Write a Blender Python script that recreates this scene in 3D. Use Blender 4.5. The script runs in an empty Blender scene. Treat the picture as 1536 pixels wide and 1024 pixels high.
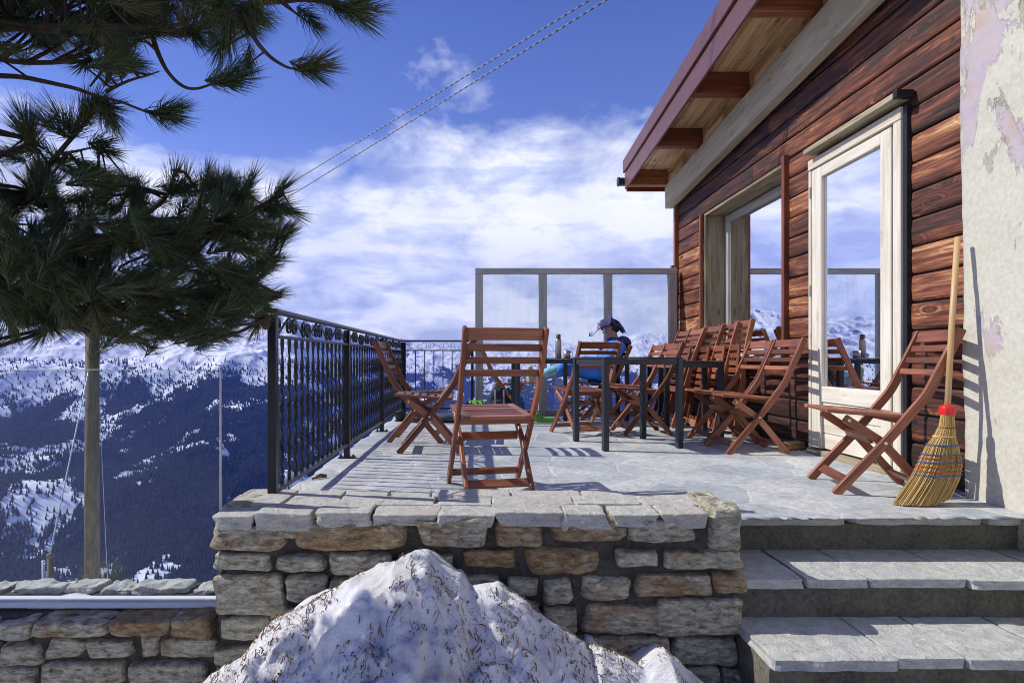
import bpy, bmesh, math, random
import numpy as np
from mathutils import Vector, Matrix, noise as mn
random.seed(7); np.random.seed(7)
R = math.radians
S = bpy.context.scene
COL = S.collection
F = 880.0; VX = 718.0; VY = 538.0; EH = 0.72     # focal (px), vanishing point, eye height above terrace

def at(px, py, Y):
    return Vector(((px - VX) * Y / F, Y, EH - (py - VY) * Y / F))

# ------------------------------------------------------------------ materials
def mat(name):
    m = bpy.data.materials.new(name); m.use_nodes = True
    nt = m.node_tree; b = nt.nodes['Principled BSDF']
    return m, nt, b
def N(nt, t, **kw):
    n = nt.nodes.new(t)
    for k, v in kw.items():
        if k in n.inputs.keys(): n.inputs[k].default_value = v
        else: setattr(n, k, v)
    return n
def L(nt, a, b): nt.links.new(a, b)
def ramp(nt, fac, stops, interp='LINEAR'):
    r = nt.nodes.new('ShaderNodeValToRGB'); r.color_ramp.interpolation = interp
    el = r.color_ramp.elements
    while len(el) < len(stops): el.new(0.5)
    for e, (p, c) in zip(el, stops):
        e.position = p; e.color = (c[0], c[1], c[2], 1) if not isinstance(c, (int, float)) else (c, c, c, 1)
    if fac is not None: L(nt, fac, r.inputs[0])
    return r
def attr(nt, name): return N(nt, 'ShaderNodeAttribute', attribute_name=name)
def coords(nt, kind='Object', scale=(1, 1, 1), src=None):
    mp = nt.nodes.new('ShaderNodeMapping'); mp.inputs['Scale'].default_value = scale
    if src is None:
        tc = nt.nodes.new('ShaderNodeTexCoord'); src = tc.outputs[kind]
    L(nt, src, mp.inputs['Vector']); return mp.outputs[0]
def noise_(nt, vec, scale, detail=4, rough=0.5, dist=0.0):
    n = N(nt, 'ShaderNodeTexNoise'); n.inputs['Scale'].default_value = scale
    n.inputs['Detail'].default_value = detail; n.inputs['Roughness'].default_value = rough
    n.inputs['Distortion'].default_value = dist
    if vec is not None: L(nt, vec, n.inputs['Vector'])
    return n.outputs['Fac']
def mixc(nt, fac, a, b, mode='MIX'):
    m = nt.nodes.new('ShaderNodeMix'); m.data_type = 'RGBA'; m.blend_type = mode
    for i, v in ((6, a), (7, b)):
        if isinstance(v, tuple): m.inputs[i].default_value = (v[0], v[1], v[2], 1)
        else: L(nt, v, m.inputs[i])
    if isinstance(fac, (int, float)): m.inputs[0].default_value = fac
    else: L(nt, fac, m.inputs[0])
    return m.outputs[2]
def math_(nt, op, a, b=0.0, clamp=False):
    m = nt.nodes.new('ShaderNodeMath'); m.operation = op; m.use_clamp = clamp
    for i, v in ((0, a), (1, b)):
        if isinstance(v, (int, float)): m.inputs[i].default_value = v
        else: L(nt, v, m.inputs[i])
    return m.outputs[0]
def bump(nt, b, h, strength=0.4, dist=0.01):
    n = N(nt, 'ShaderNodeBump'); n.inputs['Strength'].default_value = strength
    n.inputs['Distance'].default_value = dist
    L(nt, h, n.inputs['Height']); L(nt, n.outputs[0], b.inputs['Normal']); return n

def m_plain(name, c, rough=0.5, metal=0.0, var=0.12, nscale=30, bmp=0.1):
    m, nt, b = mat(name)
    v = coords(nt)
    f = noise_(nt, v, nscale, 5, 0.6)
    r = ramp(nt, f, [(0.3, tuple(x * (1 - var) for x in c)), (0.7, tuple(min(1, x * (1 + var)) for x in c))])
    L(nt, r.outputs[0], b.inputs['Base Color'])
    b.inputs['Roughness'].default_value = rough; b.inputs['Metallic'].default_value = metal
    if bmp: bump(nt, b, f, bmp, 0.004)
    return m

def m_wood(name, stops, along=3.0, across=60.0, rough=0.55, knots=0.0, bmp=0.25, objvar=0.0, tinted=None, dark=None, cracks=0.0):
    """wood driven by the 'gc' attribute: x along the grain, y/z across"""
    m, nt, b = mat(name)
    a = attr(nt, 'gc').outputs['Vector']
    v = coords(nt, scale=(along, across, across), src=a)
    f = noise_(nt, v, 1.0, 8, 0.62, 0.8)
    v2 = coords(nt, scale=(along * 0.5, across * 0.16, across * 0.16), src=a)
    f2 = noise_(nt, v2, 1.0, 4, 0.5, 1.2)
    g = math_(nt, 'ADD', math_(nt, 'MULTIPLY', f, 0.55), math_(nt, 'MULTIPLY', f2, 0.45))
    if knots:
        vk = coords(nt, scale=(3.2, 9.0, 9.0), src=a)
        vo = N(nt, 'ShaderNodeTexVoronoi'); vo.inputs['Scale'].default_value = 1.0
        L(nt, vk, vo.inputs['Vector'])
        k = ramp(nt, vo.outputs['Distance'], [(0.0, 1.0), (0.12, 0.75), (0.22, 0.0)])
        rings = math_(nt, 'SINE', math_(nt, 'MULTIPLY', math_(nt, 'ADD', vo.outputs['Distance'], math_(nt, 'MULTIPLY', f2, 0.6)), 46.0))
        fr = ramp(nt, vo.outputs['Distance'], [(0.1, 1.0), (0.5, 0.0)])
        g = math_(nt, 'ADD', g, math_(nt, 'MULTIPLY', math_(nt, 'MULTIPLY', rings, fr.outputs[0]), 0.10 * knots))
        g = math_(nt, 'SUBTRACT', g, math_(nt, 'MULTIPLY', k.outputs[0], 0.22 * knots))
    if tinted: g = math_(nt, 'ADD', g, math_(nt, 'MULTIPLY', math_(nt, 'SUBTRACT', attr(nt, 'tint').outputs['Fac'], 0.5), tinted))
    if objvar:
        oi = nt.nodes.new('ShaderNodeObjectInfo')
        g = math_(nt, 'ADD', g, math_(nt, 'MULTIPLY', math_(nt, 'SUBTRACT', oi.outputs['Random'], 0.5), objvar))
    r = ramp(nt, g, stops)
    c = r.outputs[0]
    if cracks:
        ck = noise_(nt, coords(nt, scale=(2.0, 75, 75), src=a), 1.0, 3, 0.5, 0.3)
        cm = ramp(nt, ck, [(0.30, 1.0), (0.35, 0.0)]).outputs[0]
        c = mixc(nt, math_(nt, 'MULTIPLY', cm, cracks), c, (0.012, 0.007, 0.005)); g = math_(nt, 'SUBTRACT', g, math_(nt, 'MULTIPLY', cm, 0.35))
        vn = N(nt, 'ShaderNodeTexVoronoi'); vn.inputs['Scale'].default_value = 1.0; L(nt, coords(nt, scale=(2.2, 7, 7), src=a), vn.inputs['Vector'])
    L(nt, c, b.inputs['Base Color'])
    b.inputs['Roughness'].default_value = rough
    bump(nt, b, g, bmp, 0.004)
    return m

M = {}
M['chair'] = m_wood('chair_wood', [(0.28, (0.070, 0.020, 0.010)), (0.42, (0.165, 0.050, 0.022)), (0.56, (0.27, 0.088, 0.040)), (0.76, (0.42, 0.18, 0.095))], 4, 70, 0.40, 0, 0.2, 0.20, tinted=0.22)
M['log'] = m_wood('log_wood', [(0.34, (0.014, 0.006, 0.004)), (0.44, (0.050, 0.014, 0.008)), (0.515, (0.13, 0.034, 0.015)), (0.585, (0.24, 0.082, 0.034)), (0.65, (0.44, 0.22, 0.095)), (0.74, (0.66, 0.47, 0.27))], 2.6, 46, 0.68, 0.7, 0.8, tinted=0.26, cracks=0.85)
M['doorwood'] = m_wood('pale_door_wood', [(0.25, (0.34, 0.25, 0.16)), (0.4, (0.54, 0.47, 0.36)), (0.55, (0.66, 0.62, 0.52)), (0.75, (0.76, 0.74, 0.66))], 2.0, 45, 0.6, 0.5, 0.25, tinted=0.25)
M['greywood'] = m_wood('weathered_timber', [(0.25, (0.10, 0.075, 0.045)), (0.42, (0.27, 0.22, 0.14)), (0.56, (0.42, 0.37, 0.26)), (0.75, (0.55, 0.50, 0.38))], 1.6, 30, 0.75, 0.5, 0.5, tinted=0.3)
M['screenwood'] = m_wood('silvered_post_wood', [(0.25, (0.20, 0.20, 0.17)), (0.45, (0.40, 0.40, 0.35)), (0.6, (0.52, 0.52, 0.46)), (0.8, (0.62, 0.61, 0.54))], 2.5, 60, 0.7, 0.2, 0.3)
M['soffit'] = m_wood('soffit_boards', [(0.25, (0.16, 0.075, 0.030)), (0.42, (0.40, 0.22, 0.10)), (0.56, (0.58, 0.38, 0.19)), (0.75, (0.68, 0.50, 0.30))], 1.8, 34, 0.6, 1.0, 0.3, tinted=0.25)
M['rafter'] = m_wood('rafter_wood', [(0.25, (0.045, 0.012, 0.006)), (0.45, (0.17, 0.042, 0.016)), (0.6, (0.28, 0.09, 0.035)), (0.8, (0.42, 0.19, 0.08))], 2.0, 40, 0.55, 0.4, 0.3, tinted=0.2)
M['trim'] = m_wood('red_brown_trim', [(0.25, (0.035, 0.010, 0.006)), (0.45, (0.14, 0.035, 0.015)), (0.6, (0.24, 0.07, 0.028)), (0.8, (0.40, 0.15, 0.06))], 2.0, 50, 0.5, 0.2, 0.3)
M['polewood'] = m_wood('pole_wood', [(0.25, (0.030, 0.022, 0.012)), (0.45, (0.09, 0.07, 0.035)), (0.6, (0.15, 0.125, 0.065)), (0.8, (0.22, 0.19, 0.11))], 3.0, 30, 0.8, 0.3, 0.6)
M['handle'] = m_wood('broom_handle_wood', [(0.25, (0.38, 0.22, 0.09)), (0.5, (0.52, 0.34, 0.16)), (0.8, (0.62, 0.45, 0.25))], 3, 70, 0.45, 0, 0.1)
M['iron'] = m_plain('black_iron', (0.012, 0.013, 0.018), 0.32, 0.3, 0.3, 60, 0.15)
M['table'] = m_plain('slate_grey_metal', (0.028, 0.034, 0.045), 0.33, 0.2, 0.2, 40, 0.05)
M['black'] = m_plain('black_plastic', (0.012, 0.012, 0.014), 0.5)
M['bolt'] = m_plain('bolt_steel', (0.75, 0.75, 0.74), 0.3, 0.8)
M['steel'] = m_plain('brushed_steel', (0.42, 0.40, 0.38), 0.35, 0.8)
M['roofmetal'] = m_plain('brown_red_sheet', (0.155, 0.072, 0.062), 0.38, 0.15, 0.12, 6, 0.05)
M['darkmetal'] = m_plain('dark_flashing', (0.02, 0.022, 0.026), 0.4, 0.3)
M['dark'] = m_plain('dark_interior', (0.018, 0.016, 0.016), 0.8)
M['straw'] = m_wood('straw', [(0.25, (0.24, 0.14, 0.035)), (0.45, (0.44, 0.29, 0.09)), (0.6, (0.58, 0.41, 0.15)), (0.8, (0.68, 0.52, 0.24))], 6, 20, 0.6, 0, 0.1, tinted=0.5)
M['red'] = m_plain('red_plastic', (0.70, 0.02, 0.015), 0.3)
M['cordblue'] = m_plain('blue_twine', (0.02, 0.09, 0.34), 0.6)
M['cordred'] = m_plain('red_twine', (0.5, 0.06, 0.03), 0.6)
M['white'] = m_plain('white_profile', (0.72, 0.73, 0.74), 0.4, 0, 0.05)
M['wire'] = m_plain('galvanised_wire', (0.55, 0.56, 0.58), 0.4, 0.5)

def m_cable():
    m, nt, b = mat('twisted_cable')
    x = N(nt, 'ShaderNodeSeparateXYZ'); L(nt, attr(nt, 'gc').outputs['Vector'], x.inputs[0])
    s = math_(nt, 'SINE', math_(nt, 'ADD', math_(nt, 'MULTIPLY', x.outputs[0], 85.0), math_(nt, 'MULTIPLY', x.outputs[1], 1.0)))
    r = ramp(nt, math_(nt, 'ADD', math_(nt, 'MULTIPLY', s, 0.5), 0.5), [(0.4, (0.02, 0.02, 0.024)), (0.6, (0.30, 0.31, 0.33))])
    L(nt, r.outputs[0], b.inputs['Base Color']); b.inputs['Roughness'].default_value = 0.5
    return m
M['cable'] = m_cable()

def m_rock(name, pale=0.0, scale=1.0, palec=(0.62, 0.63, 0.60)):
    m, nt, b = mat(name)
    v = coords(nt)
    t = attr(nt, 'tint').outputs['Fac']
    vv = nt.nodes.new('ShaderNodeVectorMath'); vv.operation = 'ADD'
    cb = N(nt, 'ShaderNodeCombineXYZ'); L(nt, math_(nt, 'MULTIPLY', t, 37.0), cb.inputs[0]); L(nt, math_(nt, 'MULTIPLY', t, 11.0), cb.inputs[2])
    L(nt, v, vv.inputs[0]); L(nt, cb.outputs[0], vv.inputs[1]); v = vv.outputs[0]
    big = noise_(nt, v, 5 * scale, 5, 0.6, 0.6)
    mid = noise_(nt, coords(nt, scale=(1, 1, 2.6), src=v), 22 * scale, 8, 0.68, 0.5)
    fine = noise_(nt, v, 120 * scale, 4, 0.6)
    base = ramp(nt, mid, [(0.30, (0.06, 0.052, 0.034)), (0.41, (0.25, 0.23, 0.16)), (0.53, (0.48, 0.45, 0.34)), (0.70, (0.76, 0.72, 0.60))]).outputs[0]
    rust = ramp(nt, mid, [(0.3, (0.085, 0.048, 0.020)), (0.48, (0.28, 0.165, 0.065)), (0.62, (0.42, 0.30, 0.16)), (0.8, (0.55, 0.45, 0.30))]).outputs[0]
    rf = ramp(nt, math_(nt, 'ADD', big, math_(nt, 'MULTIPLY', math_(nt, 'SUBTRACT', attr(nt, 'rust').outputs['Fac'], 0.5), 0.55)), [(0.45, 0.0), (0.66, 0.9)]).outputs[0]
    c = mixc(nt, rf, base, rust)
    gr = mixc(nt, 0.5, c, (0.26, 0.28, 0.17), 'MIX')
    c = mixc(nt, ramp(nt, noise_(nt, v, 9 * scale, 3), [(0.56, 0.0), (0.7, 0.65)]).outputs[0], c, gr)
    if pale: c = mixc(nt, pale, c, palec)
    c = mixc(nt, ramp(nt, fine, [(0.55, 0.0), (0.75, 0.5)]).outputs[0], c, (0.05, 0.048, 0.04))
    L(nt, c, b.inputs['Base Color']); b.inputs['Roughness'].default_value = 0.82
    h = math_(nt, 'ADD', mid, math_(nt, 'MULTIPLY', fine, 0.35))
    bump(nt, b, h, 1.0, 0.02)
    return m
M['rock'] = m_rock('field_stone')
M['cap'] = m_rock('pale_cap_stone', 0.62)
M['tread'] = m_rock('pale_tread_stone', 0.62, 0.8, (0.54, 0.58, 0.60))

def m_mortar(name, c1, c2, sc=60, st=0.9, dist=0.012):
    m, nt, b = mat(name)
    v = coords(nt)
    f = noise_(nt, v, sc, 8, 0.7); f2 = noise_(nt, v, 6, 4, 0.6)
    r = ramp(nt, math_(nt, 'ADD', math_(nt, 'MULTIPLY', f, 0.6), math_(nt, 'MULTIPLY', f2, 0.4)), [(0.35, c1), (0.65, c2)])
    L(nt, r.outputs[0], b.inputs['Base Color']); b.inputs['Roughness'].default_value = 0.92
    bump(nt, b, f, st, dist)
    return m
M['mortar'] = m_mortar('grey_mortar', (0.030, 0.028, 0.024), (0.13, 0.12, 0.10), 45, 1.0, 0.02)
M['concrete'] = m_mortar('riser_concrete', (0.055, 0.052, 0.040), (0.20, 0.19, 0.145), 55, 0.8)
M['gravel'] = m_mortar('ground_gravel', (0.10, 0.09, 0.07), (0.26, 0.24, 0.2), 30)

def m_floor():
    m, nt, b = mat('terrace_flagstone')
    tc = nt.nodes.new('ShaderNodeTexCoord')
    d = N(nt, 'ShaderNodeTexNoise'); d.inputs['Scale'].default_value = 2.2; L(nt, tc.outputs['Object'], d.inputs['Vector'])
    w = nt.nodes.new('ShaderNodeMix'); w.data_type = 'VECTOR'; w.inputs[0].default_value = 0.16
    L(nt, tc.outputs['Object'], w.inputs[4]); L(nt, d.outputs['Color'], w.inputs[5])
    vo = N(nt, 'ShaderNodeTexVoronoi'); vo.feature = 'DISTANCE_TO_EDGE'; vo.inputs['Scale'].default_value = 3.4
    mp = coords(nt, scale=(1, 0.85, 0.0), src=w.outputs[1]); L(nt, mp, vo.inputs['Vector'])
    vc = N(nt, 'ShaderNodeTexVoronoi'); vc.inputs['Scale'].default_value = 3.4; L(nt, mp, vc.inputs['Vector'])
    j = ramp(nt, vo.outputs['Distance'], [(0.0, 1.0), (0.016, 0.8), (0.034, 0.0)]).outputs[0]
    v = coords(nt)
    f = noise_(nt, v, 26, 8, 0.7, 0.4); f2 = noise_(nt, v, 3.0, 4, 0.6); f3 = noise_(nt, v, 130, 3, 0.6)
    g = math_(nt, 'ADD', math_(nt, 'MULTIPLY', f, 0.62), math_(nt, 'MULTIPLY', f2, 0.38))
    base = ramp(nt, g, [(0.32, (0.23, 0.26, 0.28)), (0.5, (0.44, 0.47, 0.485)), (0.66, (0.62, 0.64, 0.64))]).outputs[0]
    sx = N(nt, 'ShaderNodeSeparateColor'); L(nt, vc.outputs['Color'], sx.inputs[0])
    cell = ramp(nt, sx.outputs[0], [(0.0, (0.78, 0.82, 0.84)), (0.5, (0.97, 0.97, 0.96)), (1.0, (1.14, 1.08, 1.02))]).outputs[0]
    base = mixc(nt, 1.0, base, cell, 'MULTIPLY')
    c = mixc(nt, math_(nt, 'MULTIPLY', j, ramp(nt, noise_(nt, v, 7, 3), [(0.38, 0.1), (0.62, 0.75)]).outputs[0]), base, (0.56, 0.55, 0.52))
    st_ = ramp(nt, noise_(nt, v, 1.7, 6, 0.7, 0.6), [(0.52, 0.0), (0.66, 0.45)]).outputs[0]
    c = mixc(nt, st_, c, (0.20, 0.205, 0.20))
    c = mixc(nt, ramp(nt, noise_(nt, v, 55, 4, 0.8), [(0.60, 0.0), (0.68, 0.55)]).outputs[0], c, (0.13, 0.125, 0.115))
    c = mixc(nt, ramp(nt, f3, [(0.6, 0.0), (0.8, 0.5)]).outputs[0], c, (0.12, 0.12, 0.12))
    L(nt, c, b.inputs['Base Color']); b.inputs['Roughness'].default_value = 0.7
    h = math_(nt, 'SUBTRACT', g, math_(nt, 'MULTIPLY', j, 0.25))
    bump(nt, b, h, 0.6, 0.014)
    return m
M['floor'] = m_floor()

def m_plaster():
    m, nt, b = mat('peeling_plaster')
    v = coords(nt)
    w = noise_(nt, v, 40, 8, 0.65)
    z = N(nt, 'ShaderNodeSeparateXYZ'); L(nt, v, z.inputs[0])
    hi = math_(nt, 'MULTIPLY', math_(nt, 'SUBTRACT', z.outputs[2], 1.45), 0.085)
    p = math_(nt, 'ADD', noise_(nt, coords(nt, scale=(1, 2.2, 1.0)), 1.9, 7, 0.62, 0.5), hi)
    q = math_(nt, 'ADD', noise_(nt, coords(nt, scale=(1, 3.0, 1.1)), 2.6, 7, 0.66, 0.8), hi)
    cream = ramp(nt, w, [(0.3, (0.44, 0.425, 0.35)), (0.6, (0.54, 0.53, 0.45))]).outputs[0]
    lil = ramp(nt, noise_(nt, v, 9, 5, 0.6), [(0.3, (0.37, 0.33, 0.38)), (0.5, (0.44, 0.385, 0.42)), (0.68, (0.44, 0.35, 0.29))]).outputs[0]
    gre = ramp(nt, noise_(nt, v, 70, 6, 0.7), [(0.3, (0.25, 0.25, 0.19)), (0.6, (0.41, 0.41, 0.33))]).outputs[0]
    pm = ramp(nt, p, [(0.575, 0.0), (0.59, 1.0)]).outputs[0]
    qm = ramp(nt, q, [(0.645, 0.0), (0.657, 1.0)]).outputs[0]
    c = mixc(nt, pm, cream, lil); c = mixc(nt, qm, c, gre)
    edge = ramp(nt, p, [(0.565, 0.0), (0.577, 1.0), (0.59, 0.0)]).outputs[0]
    edge = math_(nt, 'MULTIPLY', edge, ramp(nt, noise_(nt, v, 11, 3), [(0.45, 0.0), (0.6, 0.75)]).outputs[0])
    c = mixc(nt, edge, c, (0.20, 0.15, 0.10))
    low = ramp(nt, math_(nt, 'ADD', z.outputs[2], math_(nt, 'MULTIPLY', w, 0.25)), [(0.0, 1.0), (0.06, 0.0)]).outputs[0]
    rough_c = ramp(nt, noise_(nt, v, 90, 5, 0.7), [(0.35, (0.12, 0.11, 0.09)), (0.6, (0.5, 0.48, 0.42))]).outputs[0]
    c = mixc(nt, low, c, rough_c)
    L(nt, c, b.inputs['Base Color']); b.inputs['Roughness'].default_value = 0.85
    h = math_(nt, 'SUBTRACT', math_(nt, 'MULTIPLY', w, 0.25), math_(nt, 'ADD', math_(nt, 'MULTIPLY', pm, 0.3), math_(nt, 'MULTIPLY', qm, 0.25)))
    bump(nt, b, h, 0.7, 0.014)
    return m
M['plaster'] = m_plaster()

def m_snow():
    m, nt, b = mat('old_snow')
    v = coords(nt)
    f = noise_(nt, v, 14, 8, 0.65); f2 = noise_(nt, v, 3.2, 4, 0.6, 0.5); f3 = noise_(nt, v, 110, 5, 0.75)
    c = ramp(nt, math_(nt, 'ADD', math_(nt, 'MULTIPLY', f, 0.4), math_(nt, 'MULTIPLY', f2, 0.6)), [(0.36, (0.52, 0.50, 0.47)), (0.48, (0.78, 0.78, 0.78)), (0.60, (0.90, 0.91, 0.93))]).outputs[0]
    c = mixc(nt, ramp(nt, f3, [(0.62, 0.0), (0.72, 0.5)]).outputs[0], c, (0.26, 0.2, 0.14))
    L(nt, c, b.inputs['Base Color']); b.inputs['Roughness'].default_value = 0.55
    b.inputs['Subsurface Weight'].default_value = 0.25; b.inputs['Subsurface Radius'].default_value = (0.03, 0.035, 0.045)
    b.inputs['Subsurface Scale'].default_value = 0.5
    bump(nt, b, math_(nt, 'ADD', f, math_(nt, 'MULTIPLY', f3, 0.45)), 0.8, 0.03)
    return m
M['snow'] = m_snow()

def m_glass(name, refl=1.5, tint=(0.93, 0.95, 0.96), haze=0.0):
    m, nt, b = mat(name)
    nt.nodes.remove(b)
    out = [n for n in nt.nodes if n.type == 'OUTPUT_MATERIAL'][0]
    tr = N(nt, 'ShaderNodeBsdfTransparent'); tr.inputs[0].default_value = (*tint, 1)
    gl = N(nt, 'ShaderNodeBsdfGlossy'); gl.inputs['Roughness'].default_value = 0.0; gl.inputs[0].default_value = (0.95, 0.96, 1.0, 1)
    fr = N(nt, 'ShaderNodeFresnel'); fr.inputs['IOR'].default_value = refl
    mx = nt.nodes.new('ShaderNodeMixShader')
    L(nt, fr.outputs[0], mx.inputs[0]); L(nt, tr.outputs[0], mx.inputs[1]); L(nt, gl.outputs[0], mx.inputs[2])
    last = mx.outputs[0]
    if haze:
        df = N(nt, 'ShaderNodeBsdfDiffuse'); df.inputs[0].default_value = (0.85, 0.87, 0.9, 1)
        m2 = nt.nodes.new('ShaderNodeMixShader')
        f = ramp(nt, noise_(nt, coords(nt, scale=(1, 1, 0.15)), 14, 4, 0.6), [(0.4, 0.3 * haze), (0.62, haze)]).outputs[0]
        L(nt, f, m2.inputs[0]); L(nt, last, m2.inputs[1]); L(nt, df.outputs[0], m2.inputs[2]); last = m2.outputs[0]
    L(nt, last, out.inputs['Surface'])
    return m
M['pane'] = m_glass('window_glass', 2.1, (0.75, 0.78, 0.8))
M['clear'] = m_glass('clear_glass', 1.45, (0.94, 0.96, 0.97), 0.035)
M['clean'] = m_glass('windbreak_glass', 1.25, (0.90, 0.93, 0.95), 0.004)

def m_needles():
    m, nt, b = mat('pine_needles')
    t = attr(nt, 'tint').outputs['Fac']
    c = ramp(nt, t, [(0.0, (0.040, 0.070, 0.030)), (0.5, (0.080, 0.125, 0.045)), (0.9, (0.155, 0.19, 0.065)), (1.0, (0.20, 0.11, 0.04))])
    L(nt, c.outputs[0], b.inputs['Base Color']); b.inputs['Roughness'].default_value = 0.45
    tl = N(nt, 'ShaderNodeBsdfTranslucent'); L(nt, mixc(nt, 1.0, c.outputs[0], (1.3, 1.5, .7), 'MULTIPLY'), tl.inputs[0])
    mx = nt.nodes.new('ShaderNodeMixShader'); mx.inputs[0].default_value = .35; L(nt, b.outputs[0], mx.inputs[1]); L(nt, tl.outputs[0], mx.inputs[2])
    L(nt, mx.outputs[0], [n for n in nt.nodes if n.type == 'OUTPUT_MATERIAL'][0].inputs['Surface'])
    return m
M['needle'] = m_needles()
M['bark'] = m_wood('pine_bark', [(0.3, (0.012, 0.008, 0.006)), (0.5, (0.042, 0.026, 0.016)), (0.7, (0.10, 0.06, 0.034))], 25, 60, 0.85, 0, 0.9)
M['litter'] = m_wood('brown_fallen_needles', [(0.2, (0.030, 0.018, 0.010)), (0.55, (0.16, 0.085, 0.04)), (0.85, (0.34, 0.21, 0.10))], 10, 10, 0.8, 0, 0.0, tinted=0.6)

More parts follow.
